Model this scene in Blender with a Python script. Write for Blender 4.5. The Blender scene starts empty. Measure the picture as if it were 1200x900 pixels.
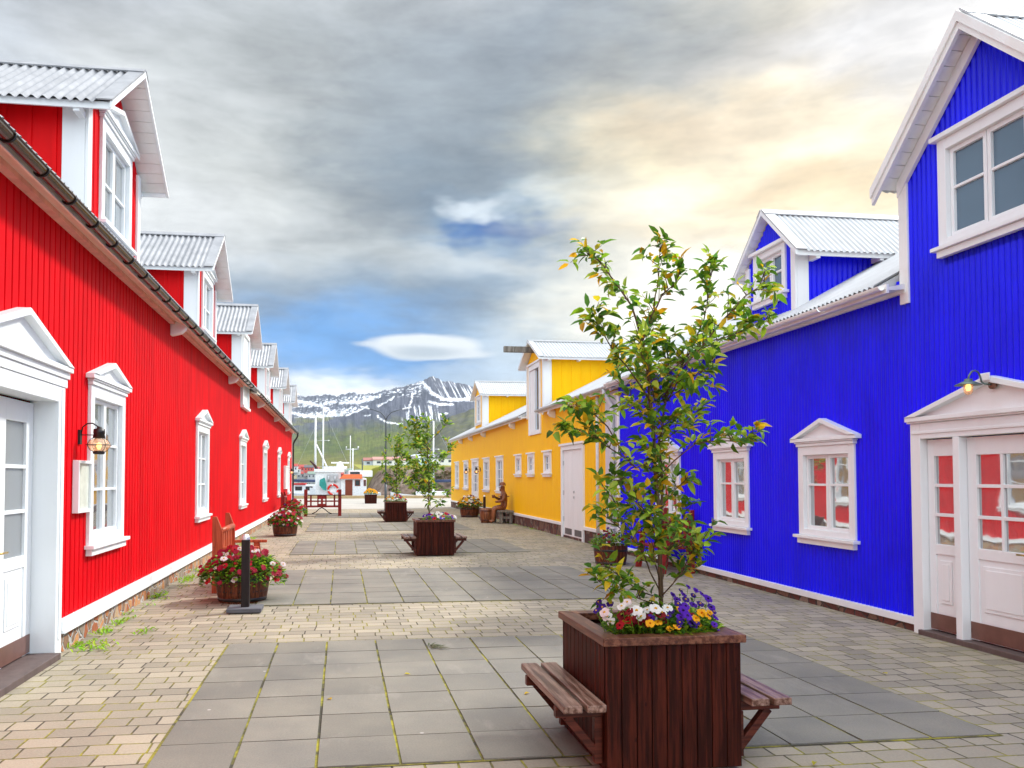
import bpy, math, random
import numpy as np
from mathutils import Vector, Matrix, Quaternion
random.seed(7)
sc = bpy.context.scene
COL = sc.collection
R = math.radians

# ------------------------------------------------------------------ camera numbers
FPX = 935.0; PSI = math.atan(130/935.0); TH = R(2.0); EYE = 1.6
CX, CY = 530.08, 527.35
CF = Vector((math.sin(PSI)*math.cos(TH), math.cos(PSI)*math.cos(TH), math.sin(TH)))
CR = Vector((math.cos(PSI), -math.sin(PSI), 0))
CU = CR.cross(CF)
def ray(x, y):
    return CF + CR*((x-CX)/FPX) + CU*(-(y-CY)/FPX)
def P(x, y, Y):
    r = ray(x, y); t = Y/r.y
    return Vector((r.x*t, Y, EYE+r.z*t))

# ------------------------------------------------------------------ mesh builder
CUR = Vector((0, 0, 0))          # base of the thing being built
class MB:
    def __init__(s): s.v = []; s.f = []; s.c = []; s.sm = []
    def add(s, vs, fs, col=None, smooth=False, M=None):
        o = len(s.v)
        s.v += [tuple(M @ Vector(p)) if M is not None else tuple(p) for p in vs]
        for f in fs:
            s.f.append([o+i for i in f]); s.c.append(col); s.sm.append(smooth)
        return s
    def box(s, x0, x1, y0, y1, z0, z1, col=None, M=None):
        if x0 > x1: x0, x1 = x1, x0
        if y0 > y1: y0, y1 = y1, y0
        if z0 > z1: z0, z1 = z1, z0
        return s.add([(x0,y0,z0),(x1,y0,z0),(x1,y1,z0),(x0,y1,z0),(x0,y0,z1),(x1,y0,z1),(x1,y1,z1),(x0,y1,z1)],
            [(0,3,2,1),(4,5,6,7),(0,1,5,4),(1,2,6,5),(2,3,7,6),(3,0,4,7)], col, False, M)
    def bar(s, a, b, w, h, up=(0,0,1), col=None):
        """rectangular bar from a to b; w across, h along up"""
        a = Vector(a); b = Vector(b); d = (b-a).normalized(); up = Vector(up)
        r = d.cross(up).normalized(); u = r.cross(d).normalized()
        vs = []
        for p in (a, b):
            for i, j in ((-1,-1),(1,-1),(1,1),(-1,1)):
                vs.append(p + r*(i*w/2) + u*(j*h/2))
        return s.add(vs, [(3,2,1,0),(4,5,6,7),(0,1,5,4),(1,2,6,5),(2,3,7,6),(3,0,4,7)], col)
    def tube(s, pts, rad, n=8, col=None, cap=True):
        pts = [Vector(p) for p in pts]
        if not isinstance(rad, (list, tuple)): rad = [rad]*len(pts)
        vs = []; prev = None
        for i, p in enumerate(pts):
            d = (pts[min(i+1, len(pts)-1)] - pts[max(i-1, 0)]).normalized()
            if prev is None:
                r = d.orthogonal().normalized()
            else:
                r = (prev - d*prev.dot(d)).normalized()
            prev = r; u = d.cross(r)
            for k in range(n):
                a = 2*math.pi*k/n
                vs.append(p + (r*math.cos(a)+u*math.sin(a))*rad[i])
        fs = []
        for i in range(len(pts)-1):
            for k in range(n):
                fs.append((i*n+k, i*n+(k+1)%n, (i+1)*n+(k+1)%n, (i+1)*n+k))
        s.add(vs, fs, col, True)
        if cap:
            o = len(s.v)-len(vs)
            s.f.append([o+k for k in range(n)][::-1]); s.c.append(col); s.sm.append(False)
            s.f.append([o+(len(pts)-1)*n+k for k in range(n)]); s.c.append(col); s.sm.append(False)
        return s
    def lathe(s, prof, c, n=20, col=None, smooth=True, ax=None):
        c = Vector(c); M = Matrix.Translation(c)
        if ax is not None:
            M = M @ Vector((0,0,1)).rotation_difference(Vector(ax)).to_matrix().to_4x4()
        vs = []; fs = []
        for r, z in prof:
            for k in range(n):
                a = 2*math.pi*k/n; vs.append((r*math.cos(a), r*math.sin(a), z))
        for i in range(len(prof)-1):
            for k in range(n):
                fs.append((i*n+k, i*n+(k+1)%n, (i+1)*n+(k+1)%n, (i+1)*n+k))
        return s.add(vs, fs, col, smooth, M)
    def prism(s, poly, T, a, b, col=None):
        """poly: list of (p,q); T(p,q,d)->xyz; extruded from d=a to d=b"""
        n = len(poly)
        vs = [T(p, q, a) for p, q in poly] + [T(p, q, b) for p, q in poly]
        fs = [tuple(range(n)), tuple(range(2*n-1, n-1, -1))]
        fs += [(i, n+i, n+(i+1)%n, (i+1)%n) for i in range(n)]
        return s.add(vs, fs, col)
    def build(s, name, mat, parent=None, bevel=0, nrm=True):
        me = bpy.data.meshes.new(name)
        me.from_pydata([tuple(Vector(p)-CUR) for p in s.v], [], s.f)
        me.validate(); me.update()
        if len(me.polygons) == len(s.f):
            me.polygons.foreach_set('use_smooth', s.sm)
            if any(c is not None for c in s.c):
                ca = me.color_attributes.new('Col', 'FLOAT_COLOR', 'CORNER')
                arr = np.ones((len(me.loops), 4), dtype=np.float32)
                li = 0
                for p, c in zip(me.polygons, s.c):
                    if c is not None: arr[p.loop_start:p.loop_start+p.loop_total, :3] = c
                ca.data.foreach_set('color', arr.ravel())
        me.materials.append(mat)
        o = bpy.data.objects.new(name, me); COL.objects.link(o)
        if parent is not None: o.parent = parent
        else: o.location = CUR
        if bevel:
            b = o.modifiers.new('bevel', 'BEVEL'); b.width = bevel; b.segments = 2; b.limit_method = 'ANGLE'
        return o
def tag(o, label=None, cat=None, group=None, kind=None):
    if label: o['label'] = label
    if cat: o['category'] = cat
    if group: o['group'] = group
    if kind: o['kind'] = kind
    return o
def thing(name, loc, label, cat, group=None):
    global CUR
    CUR = Vector(loc)
    o = bpy.data.objects.new(name, None); COL.objects.link(o)
    o.location = loc; o.empty_display_size = .1
    return tag(o, label, cat, group)
def base(x=0, y=0, z=0):
    global CUR
    CUR = Vector((x, y, z))
def copy_tree(o, parent=None, dloc=(0,0,0)):
    c = o.copy(); COL.objects.link(c)
    if parent is not None: c.parent = parent
    c.location = Vector(o.location) + Vector(dloc)
    for ch in list(o.children): copy_tree(ch, c)
    return c

# ------------------------------------------------------------------ materials
def s2l(c):
    return tuple(((x/255)/12.92 if x/255 <= .04045 else ((x/255+.055)/1.055)**2.4) for x in c)
class NT:
    def __init__(s, name):
        s.m = bpy.data.materials.new(name); s.m.use_nodes = True
        s.t = s.m.node_tree; s.t.nodes.clear()
        s.out = s.n('ShaderNodeOutputMaterial'); s.b = s.n('ShaderNodeBsdfPrincipled')
        s.l(s.b.outputs[0], s.out.inputs[0])
    def n(s, typ, **kw):
        nd = s.t.nodes.new(typ)
        for k, v in kw.items():
            if k in ('operation','blend_type','data_type','interpolation_type','attribute_name','feature','noise_dimensions','offset','offset_frequency','squash','squash_frequency','distance','use_clamp','clamp_factor'): setattr(nd, k, v)
            else: nd.inputs[k.replace('_', ' ')].default_value = v
        return nd
    def l(s, a, b): s.t.links.new(a, b); return s
    def coords(s, scale=(1,1,1), rot=(0,0,0)):
        g = s.n('ShaderNodeNewGeometry'); mp = s.n('ShaderNodeMapping')
        mp.inputs['Scale'].default_value = scale; mp.inputs['Rotation'].default_value = rot
        s.l(g.outputs['Position'], mp.inputs[0]); return mp.outputs[0]
    def noise(s, vec, scale, detail=4, rough=.55):
        nd = s.n('ShaderNodeTexNoise'); nd.inputs['Scale'].default_value = scale
        nd.inputs['Detail'].default_value = detail; nd.inputs['Roughness'].default_value = rough
        s.l(vec, nd.inputs['Vector']); return nd.outputs['Fac']
    def ramp(s, fac, stops, interp='LINEAR'):
        r = s.n('ShaderNodeValToRGB'); cr = r.color_ramp; cr.interpolation = interp
        while len(cr.elements) > 1: cr.elements.remove(cr.elements[-1])
        cr.elements[0].position = stops[0][0]; cr.elements[0].color = tuple(stops[0][1])+(1,)
        for p, c in stops[1:]:
            e = cr.elements.new(p); e.color = tuple(c)+(1,)
        s.l(fac, r.inputs[0]); return r.outputs[0]
    def fmap(s, fac, a, b, c=0., d=1.):
        r = s.n('ShaderNodeMapRange'); r.inputs[1].default_value = a; r.inputs[2].default_value = b
        r.inputs[3].default_value = c; r.inputs[4].default_value = d
        s.l(fac, r.inputs[0]); return r.outputs[0]
    def mix(s, fac, a, b, mode='MIX'):
        m = s.n('ShaderNodeMix'); m.data_type = 'RGBA'; m.blend_type = mode
        for sock, v in ((0, fac), (6, a), (7, b)):
            if isinstance(v, (int, float)): m.inputs[sock].default_value = v
            elif isinstance(v, tuple): m.inputs[sock].default_value = v+(1,) if len(v) == 3 else v
            else: s.l(v, m.inputs[sock])
        return m.outputs[2]
    def math(s, op, a, b=0.):
        m = s.n('ShaderNodeMath'); m.operation = op
        for i, v in enumerate((a, b)):
            if isinstance(v, (int, float)): m.inputs[i].default_value = v
            else: s.l(v, m.inputs[i])
        return m.outputs[0]
    def bump(s, h, strength=.3, dist=.01):
        b = s.n('ShaderNodeBump'); b.inputs['Strength'].default_value = strength; b.inputs['Distance'].default_value = dist
        s.l(h, b.inputs['Height']); s.l(b.outputs[0], s.b.inputs['Normal']); return s
    def col(s, c):
        if isinstance(c, tuple): s.b.inputs['Base Color'].default_value = c+(1,)
        else: s.l(c, s.b.inputs['Base Color'])
        return s
    def set(s, **kw):
        for k, v in kw.items():
            s.b.inputs[k.replace('_', ' ')].default_value = v
        return s
def paint(name, rgb, rough=.45, var=.12, scale=6, bump=.15, dirt=None, spec=.5, stretch=(1,1,.15)):
    t = NT(name); v = t.coords(stretch); n = t.noise(v, scale, 5)
    a = tuple(x*(1-var) for x in rgb); b = tuple(min(1, x*(1+var)) for x in rgb)
    c = t.ramp(n, [(.3, a), (.7, b)])
    if dirt:
        g = t.noise(t.coords((1,1,.6)), 1.7, 6, .65)
        c = t.mix(t.fmap(g, .5, .75, 0, dirt[1]), c, dirt[0])
    t.col(c).set(Roughness=rough); t.b.inputs['Specular IOR Level'].default_value = spec
    if bump: t.bump(t.noise(t.coords((1,1,.08)), 40, 4), bump, .004)
    return t.m
def flat(name, rgb, rough=.5, metal=0., emis=None):
    t = NT(name); n = t.noise(t.coords(), 9, 4)
    t.col(t.mix(t.fmap(n, .35, .7), tuple(x*.88 for x in rgb), tuple(min(1, x*1.1) for x in rgb))).set(Roughness=rough, Metallic=metal)
    if emis:
        t.b.inputs['Emission Color'].default_value = emis[0]+(1,); t.b.inputs['Emission Strength'].default_value = emis[1]
    return t.m
M = {}
M['red'] = paint('red_painted_boards', (.62, .0, .006), .6, .16, 5, .3, ((.46,.0,.008), .5), spec=.07)
M['redside'] = paint('red_dormer_boards', (.70, .0, .003), .55, .12, 6, .2, spec=.15)
M['blue'] = paint('blue_corrugated_metal', (.004, .004, .88), .36, .13, 3, .1, ((.0,.0,.55), .55), spec=.3, stretch=(1,1,.25))
M['yellow'] = paint('yellow_painted_boards', (1., .56, .0), .55, .05, 8, .2, ((.95,.46,.0), .3), spec=.15)
M['white'] = paint('white_gloss_trim', (.80, .84, .86), .38, .03, 5, .1, ((.70,.70,.67), .2))
M['whitewarm'] = paint('white_soffit_boards', (.81, .83, .82), .5, .05, 5, .12, ((.62,.52,.42), .35))
M['soffit'] = paint('cream_soffit_boards', (.80, .74, .62), .6, .08, 6, .15, ((.62,.50,.40), .5))
M['pinkboard'] = paint('faded_salmon_board', (.80, .42, .34), .6, .15, 7, .2, ((.65,.12,.10), .5))
M['silver'] = NT('grey_corrugated_roof')
t = M['silver']; n = t.noise(t.coords(), 3.5, 6, .65)
t.col(t.ramp(n, [(.3, (.24,.25,.27)), (.7, (.40,.41,.43))])).set(Roughness=.42, Metallic=.35).bump(t.noise(t.coords(), 25, 3), .08, .004); M['silver'] = t.m
M['roofwhite'] = paint('white_corrugated_roof', (.47, .49, .51), .5, .10, 3, 0, ((.38,.38,.36), .4), stretch=(1,1,1))
M['darkflash'] = flat('dark_grey_flashing', (.12,.125,.135), .45, .4)
M['gutter'] = flat('dark_brown_gutter', (.040, .024, .016), .16)
M['black'] = flat('black_painted_iron', (.012,.012,.013), .4)
M['brass'] = flat('brass_fitting', (.62,.42,.14), .3, .9)
M['kick'] = flat('brown_kick_plate', (.19,.095,.075), .35, .3)
M['step'] = paint('dark_wooden_step', (.10,.07,.065), .6, .2, 12, .2)
M['steel'] = flat('galvanised_steel', (.48,.50,.52), .4, .6)
M['greypost'] = flat('dull_grey_metal', (.07,.08,.09), .5, .3)
M['copper'] = flat('weathered_copper', (.16,.22,.19), .5, .5)
M['coppered'] = flat('brown_copper_plate', (.22,.12,.085), .45, .4)
M['bulb'] = flat('glowing_lamp_bulb', (1,.8,.5), .4, 0, ((1,.55,.18), 2.5))
M['concrete'] = flat('dark_concrete', (.10,.105,.12), .85)
def wood(name, a, b, rough=.45, scale=3., axis='z', bump=.35, knots=True, coat=0., spec=.3):
    t = NT(name); t.b.inputs['Specular IOR Level'].default_value = spec
    st = {'z': (22,22,1.1), 'y': (22,1.1,22), 'x': (1.1,22,22)}[axis]
    v = t.coords(st); n = t.noise(v, scale*.45, 8, .72); n2 = t.noise(t.coords(), 3.3, 3)
    c = t.ramp(n, [(.34, tuple(q*.6 for q in a)), (.46, a), (.54, tuple((x+y)/2 for x, y in zip(a, b))), (.66, b)])
    c = t.mix(t.fmap(n2, .45, .75, 0, .45), c, tuple(x*.55 for x in a))
    if knots:
        k = t.n('ShaderNodeTexVoronoi'); k.inputs['Scale'].default_value = 4.5; t.l(t.coords({'z':(1.7,1.7,1),'y':(1.7,1,1.7),'x':(1,1.7,1.7)}[axis]), k.inputs[0])
        c = t.mix(t.fmap(k.outputs['Distance'], .03, .075, .75, 0), c, tuple(x*.35 for x in a))
    t.col(c).set(Roughness=rough); t.bump(n, bump, .003)
    if coat: t.b.inputs['Coat Weight'].default_value = coat; t.b.inputs['Coat Roughness'].default_value = .25
    return t.m
M['wplanter'] = wood('stained_brown_boards', (.026,.005,.0025), (.088,.016,.007), .55, axis='z', spec=.12)
M['wrim'] = wood('worn_brown_rim', (.085,.026,.013), (.25,.11,.06), .38, axis='y', spec=.35)
M['wbench'] = wood('worn_bench_plank', (.12,.055,.035), (.40,.27,.205), .36, axis='y', spec=.4)
M['wbrace'] = wood('bench_bracket_wood', (.06,.013,.007), (.15,.035,.018), .45, axis='x', spec=.25)
M['barrel'] = wood('barrel_oak', (.075,.020,.009), (.26,.075,.030), .5, axis='z', spec=.25)
M['orange'] = wood('orange_stained_wood', (.36,.055,.018), (.60,.13,.05), .4, axis='z')
M['redwood'] = wood('red_stained_wood', (.20,.012,.010), (.34,.03,.02), .4, axis='z')
M['darkred'] = wood('dark_red_stained_wood', (.045,.012,.012), (.09,.022,.02), .4, axis='x')
M['carved'] = wood('carved_varnished_wood', (.14,.042,.016), (.42,.17,.07), .35, scale=5, axis='z')
M['greywood'] = wood('grey_weathered_wood', (.13,.12,.10), (.30,.28,.25), .8, axis='z')
M['bark'] = wood('tree_bark', (.085,.055,.03), (.22,.15,.085), .8, scale=4, axis='z', bump=.6)
M['soil'] = flat('dark_soil', (.03,.02,.014), .95)
# glass: dark room behind a clear reflecting pane
def glass(name, rgb, spec=.5, metal=.5, rough=.03):
    t = NT(name); t.col(rgb).set(Roughness=rough, Metallic=metal); t.b.inputs['Specular IOR Level'].default_value = spec
    t.bump(t.noise(t.coords((1,1,1)), 2.2, 2), .12, .02)
    return t.m
M['glass'] = glass('window_glass', (.50,.52,.53), 1., .8)
M['glassdark'] = glass('dark_window_glass', (.15,.22,.29), 1., .5)
M['frost'] = glass('frosted_door_glass', (.30,.32,.33), .6, .35, .18)
# vertex coloured surfaces
def vcol(name, rough=.6, trans=0., spec=.3, bumpn=None, nz=.12, nscale=40):
    t = NT(name); a = t.n('ShaderNodeVertexColor'); a.layer_name = 'Col'
    n = t.noise(t.coords(), nscale, 3)
    c = t.mix(t.fmap(n, .3, .7, 0, nz*2), a.outputs[0], (0,0,0), 'MIX') if False else t.mix(1., a.outputs[0], t.ramp(n, [(.3, (1-nz,)*3), (.7, (1,)*3)]), 'MULTIPLY')
    t.col(c).set(Roughness=rough); t.b.inputs['Specular IOR Level'].default_value = spec
    if bumpn: t.bump(t.noise(t.coords(), bumpn[0], 5), bumpn[1], bumpn[2])
    if trans:
        tr = t.n('ShaderNodeBsdfTranslucent'); t.l(c, tr.inputs[0]); ms = t.n('ShaderNodeMixShader'); ms.inputs[0].default_value = trans
        t.l(t.b.outputs[0], ms.inputs[1]); t.l(tr.outputs[0], ms.inputs[2]); t.l(ms.outputs[0], t.out.inputs[0])
    return t.m
M['leaf'] = vcol('leaf_surface', .42, .5, .4)
M['petal'] = vcol('flower_petal', .6, .3, .2, nz=.2, nscale=120)
M['terrain'] = vcol('mountain_surface', .95, 0, .1, None, .3, .02)
M['stone'] = None
def stone(name, cols, mortar, sc=6.5):
    t = NT(name); v = t.coords((1,1,1)); wv = t.n('ShaderNodeVectorMath'); wv.operation = 'ADD'
    nz = t.n('ShaderNodeTexNoise'); nz.inputs['Scale'].default_value = 5; t.l(v, nz.inputs['Vector'])
    sm = t.n('ShaderNodeVectorMath'); sm.operation = 'SCALE'; sm.inputs[3].default_value = .12; t.l(nz.outputs['Color'], sm.inputs[0])
    t.l(v, wv.inputs[0]); t.l(sm.outputs[0], wv.inputs[1])
    vo = t.n('ShaderNodeTexVoronoi'); vo.inputs['Scale'].default_value = sc; t.l(wv.outputs[0], vo.inputs[0])
    ve = t.n('ShaderNodeTexVoronoi'); ve.feature = 'DISTANCE_TO_EDGE'; ve.inputs['Scale'].default_value = sc; t.l(wv.outputs[0], ve.inputs[0])
    sep = t.n('ShaderNodeSeparateColor'); t.l(vo.outputs['Color'], sep.inputs[0])
    c = t.ramp(sep.outputs[0], [(i/(len(cols)), c) for i, c in enumerate(cols)], 'CONSTANT')
    c = t.mix(.55, c, t.ramp(t.noise(v, 30, 5, .7), [(.3, (.25,.25,.25)), (.7, (1,1,1))]), 'MULTIPLY')
    e = t.fmap(ve.outputs['Distance'], .02, .07)
    c = t.mix(e, mortar, c); t.col(c).set(Roughness=.85)
    t.bump(e, .8, .02); return t.m
M['stoneor'] = stone('orange_crazy_stone', [(.50,.20,.075),(.62,.30,.12),(.30,.17,.10),(.55,.38,.22),(.42,.13,.05),(.33,.26,.19)], (.42,.42,.40))
M['stonebr'] = stone('brown_rubble_stone', [(.14,.045,.035),(.22,.12,.08),(.10,.04,.035),(.30,.22,.17),(.18,.06,.045)], (.06,.05,.045), 5)

# paving ---------------------------------------------------------------
def paving():
    t = NT('tan_block_paving'); v = t.coords()
    # wobble
    nz = t.n('ShaderNodeTexNoise'); nz.inputs['Scale'].default_value = 2.2; nz.inputs['Detail'].default_value = 3; t.l(v, nz.inputs['Vector'])
    sm = t.n('ShaderNodeVectorMath'); sm.operation = 'SCALE'; sm.inputs[3].default_value = .03; t.l(nz.outputs['Color'], sm.inputs[0])
    wv = t.n('ShaderNodeVectorMath'); wv.operation = 'ADD'; t.l(v, wv.inputs[0]); t.l(sm.outputs[0], wv.inputs[1])
    def brick(msize, c1, c2, mo):
        b = t.n('ShaderNodeTexBrick'); b.offset = .37; b.offset_frequency = 2; b.squash = .72; b.squash_frequency = 3
        b.inputs['Scale'].default_value = 1; b.inputs['Mortar Size'].default_value = msize; b.inputs['Mortar Smooth'].default_value = .5
        b.inputs['Brick Width'].default_value = .255; b.inputs['Row Height'].default_value = .182; b.inputs['Bias'].default_value = 0
        b.inputs['Color1'].default_value = c1+(1,); b.inputs['Color2'].default_value = c2+(1,); b.inputs['Mortar'].default_value = mo+(1,)
        t.l(wv.outputs[0], b.inputs['Vector']); return b
    b = brick(.0085, (.45,.40,.30), (.30,.27,.205), (.07,.06,.04))
    big = t.noise(v, .55, 4); fine = t.noise(v, 60, 6, .75)
    c = t.mix(.75, b.outputs['Color'], t.ramp(big, [(.3, (.72,.72,.74)), (.7, (1.05,1.02,.98))]), 'MULTIPLY')
    c = t.mix(.8, c, t.ramp(fine, [(.25, (.62,.62,.62)), (.75, (1,1,1))]), 'MULTIPLY')
    mid = t.noise(v, 5, 4); c = t.mix(t.fmap(mid, .62, .75, 0, .3), c, (.36,.25,.16))
    # moss in joints
    ms = t.fmap(t.noise(v, 2.3, 4, .7), .44, .60)
    mossc = t.ramp(t.noise(v, 30, 3), [(.35, (.15,.15,.012)), (.65, (.32,.28,.02))])
    joint = b.outputs['Fac']
    c = t.mix(t.math('MULTIPLY', joint, ms), c, mossc)
    t.col(c).set(Roughness=.78)
    h = t.math('SUBTRACT', t.math('MULTIPLY', fine, .25), t.math('MULTIPLY', joint, 1.2))
    h = t.math('ADD', h, t.math('MULTIPLY', t.noise(v, 4, 2), .6))
    t.bump(h, .55, .012); return t.m
M['paving'] = paving()
def slabs():
    t = NT('grey_paving_slab'); a = t.n('ShaderNodeVertexColor'); a.layer_name = 'Col'; v = t.coords()
    fine = t.noise(v, 90, 6, .8); big = t.noise(v, 1.2, 5)
    c = t.mix(.85, a.outputs[0], t.ramp(fine, [(.25, (.55,.55,.55)), (.75, (1.1,1.1,1.1))]), 'MULTIPLY')
    c = t.mix(.9, c, t.ramp(big, [(.3, (.70,.71,.73)), (.7, (1.12,1.10,1.04))]), 'MULTIPLY')
    st2 = t.noise(t.coords((1,.35,1)), 2.7, 7, .7); c = t.mix(t.fmap(st2, .56, .68, 0, .35), c, (.30,.28,.24))
    sp = t.n('ShaderNodeTexVoronoi'); sp.inputs['Scale'].default_value = 2.2; t.l(v, sp.inputs[0])
    c = t.mix(t.fmap(sp.outputs['Distance'], .02, .035, .6, 0), c, (.55,.53,.5))
    t.col(c).set(Roughness=.75); t.bump(fine, .35, .004); return t.m
M['slab'] = slabs()
def joints():
    t = NT('mossy_joint_sand'); v = t.coords()
    c = t.ramp(t.noise(v, 1.6, 5, .75), [(.42, (.05,.045,.03)), (.50, (.15,.14,.025)), (.60, (.32,.29,.02))])
    t.col(c).set(Roughness=.95); t.bump(t.noise(v, 120, 3), .5, .005); return t.m
M['joint'] = joints()
def simple_ground(name, a, b, sc=1.2, rough=.85):
    t = NT(name); v = t.coords(); c = t.ramp(t.noise(v, sc, 7, .7), [(.3, a), (.7, b)])
    c = t.mix(.5, c, t.ramp(t.noise(v, 50, 4), [(.3, (.7,.7,.7)), (.7, (1,1,1))]), 'MULTIPLY')
    t.col(c).set(Roughness=rough); return t.m
M['quay'] = simple_ground('pale_quay_concrete', (.33,.31,.28), (.46,.44,.40), .5)
M['land'] = simple_ground('gravel_and_grass_land', (.10,.11,.05), (.22,.19,.12), .1)
t = NT('harbour_water'); t.col((.03,.06,.075)).set(Roughness=.08); t.bump(t.noise(t.coords((1,.5,1)), .9, 5), .3, .2); M['water'] = t.m

# ------------------------------------------------------------------ wall panels
def prof_corr(p=.076, a=.009, n=8):
    return p, [(p*k/n, a*math.cos(2*math.pi*k/n)) for k in range(n)]
def prof_board(p=.14, d=.014, g=.016):
    return p, [(0, 0.), (p-g, 0.), (p-g*.8, -d), (p-g*.2, -d)]
def prof_wide(p=.3):        # wide board with narrow cover strip
    return p, [(0, .0), (p-.05, .0), (p-.045, .016), (p-.005, .016)]
def wallpanel(mb, T, u0, u1, zb, zt, prof, holes=()):
    """T(u, n, z)->xyz ; n outward"""
    fb = zb if callable(zb) else (lambda u: zb); ft = zt if callable(zt) else (lambda u: zt)
    p, sm = prof
    us = {round(u0, 5), round(u1, 5)}
    k = math.floor(u0/p)-1
    while k*p <= u1:
        for s, d in sm:
            if u0 < k*p+s < u1: us.add(round(k*p+s, 5))
        k += 1
    for h in holes:
        for e in h[:2]:
            if u0 < e < u1: us.add(round(e, 5))
    us = sorted(us)
    def dep(u):
        x = u % p; ss = [q for q in sm] + [(p, sm[0][1])]
        for i in range(len(ss)-1):
            if ss[i][0] <= x <= ss[i+1][0]+1e-9:
                w = (x-ss[i][0])/max(1e-9, ss[i+1][0]-ss[i][0]); return ss[i][1]*(1-w)+ss[i+1][1]*w
        return 0
    for a, b in zip(us[:-1], us[1:]):
        if b-a < 1e-4: continue
        m = (a+b)/2; da = dep(a+1e-6); db = dep(b-1e-6)
        iv = []
        hs = sorted([(h[2], h[3]) for h in holes if h[0] <= m <= h[1]])
        lo = None
        for h0, h1 in hs:
            iv.append((lo, h0)); lo = h1
        iv.append((lo, None))
        for l, h in iv:
            za0 = fb(a) if l is None else l; zb0 = fb(b) if l is None else l
            za1 = ft(a) if h is None else h; zb1 = ft(b) if h is None else h
            if za1-za0 < 1e-4 and zb1-zb0 < 1e-4: continue
            mb.add([T(a, da, za0), T(b, db, zb0), T(b, db, max(zb1, zb0)), T(a, da, max(za1, za0))], [(0,1,2,3)])
    return mb
def TX(X, s): return lambda u, n, z: (X+s*n, u, z)       # wall whose normal is s*X, u = Y
def TY(Y, s): return lambda u, n, z: (u, Y+s*n, z)       # wall whose normal is s*Y, u = X
def tbox(mb, T, u0, u1, n0, n1, z0, z1, col=None):
    vs = [T(u0,n0,z0),T(u1,n0,z0),T(u1,n1,z0),T(u0,n1,z0),T(u0,n0,z1),T(u1,n0,z1),T(u1,n1,z1),T(u0,n1,z1)]
    return mb.add(vs, [(0,3,2,1),(4,5,6,7),(0,1,5,4),(1,2,6,5),(2,3,7,6),(3,0,4,7)], col)
def pediment(mb, T, uc, hw, z0, z1, d):
    """triangular hood: recessed tympanum framed by raking and level mouldings"""
    th = .05
    f = lambda p, q, n: T(p, n, q)
    mb.prism([(uc-hw+.05, z0+.02), (uc+hw-.05, z0+.02), (uc, z1-.03)], f, .0, d*.4)
    mb.prism([(uc-hw, z0-.02), (uc+hw, z0-.02), (uc+hw, z0+.025), (uc-hw, z0+.025)], f, .0, d)
    sl = (z1-z0)/hw
    for s in (-1, 1):
        mb.prism([(uc+s*hw*1.0, z0+.026), (uc+s*.001, z1), (uc+s*.001, z1-th*1.15), (uc+s*(hw-th/sl*1.05), z0+.026)], f, .0, d+.012)
def window(parent, T, uc, hw, z0, z1, cw=.11, rows=(1/3,1/3,1/3), cols=2, ped=None, sill=True, lintel=False, glassmat='glass', proud=.035, name='window', sillw=.06):
    """hw, z0, z1 = outer edge of the casing"""
    fr = MB()
    tbox(fr, T, uc-hw, uc-hw+cw, -.09, proud, z0, z1); tbox(fr, T, uc+hw-cw, uc+hw, -.09, proud, z0, z1)
    tbox(fr, T, uc-hw+cw, uc+hw-cw, -.09, proud, z1-cw, z1); tbox(fr, T, uc-hw+cw, uc+hw-cw, -.09, proud, z0, z0+cw*.7)
    # inner bead
    a0, a1, b0, b1 = uc-hw+cw, uc+hw-cw, z0+cw*.7, z1-cw
    # sashes
    sw = .045; W = (a1-a0)/cols
    for c in range(cols):
        l, r = a0+c*W, a0+(c+1)*W
        tbox(fr, T, l+.004, l+sw, -.07, -.012, b0, b1); tbox(fr, T, r-sw, r-.004, -.07, -.012, b0, b1)
        tbox(fr, T, l+sw, r-sw, -.07, -.012, b0, b0+sw); tbox(fr, T, l+sw, r-sw, -.07, -.012, b1-sw, b1)
        z = b1
        for k, rr in enumerate(rows[:-1]):
            z -= rr*(b1-b0); tbox(fr, T, l+sw, r-sw, -.068, -.016, z-.014, z+.014)
    if ped:
        tbox(fr, T, uc-hw-.015, uc+hw+.015, 0, proud+.02, z1+.001, z1+.04)
        tbox(fr, T, uc-hw-.03, uc+hw+.03, 0, proud+.035, z1-.028+.07, z1+.058)
        pediment(fr, T, uc, ped[0], z1+.08, ped[1], .085)
    if lintel:
        tbox(fr, T, uc-hw-.05, uc+hw+.05, 0, proud+.05, z1+.002, z1+.05)
    w = fr.build(name, M['white'], parent, bevel=.004)
    if sill:
        s = MB(); tbox(s, T, uc-hw-.05, uc+hw+.05, 0, proud+sillw, z0-.04, z0-.002); tbox(s, T, uc-hw+.0, uc+hw-.0, 0, proud+sillw*.45, z0-.11, z0-.042)
        s.build('sill', M['white'], w, bevel=.004)
    for c in range(cols):
        l, r = a0+c*W+sw, a0+(c+1)*W-sw
        g = MB(); tbox(g, T, l, r, -.05, -.044, b0+sw, b1-sw); g.build('pane', M[glassmat], w)
    return w
def hinges(mb, T, pts):
    for u, z in pts: tbox(mb, T, u-.012, u+.012, .0, .01, z-.05, z+.05)
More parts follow.
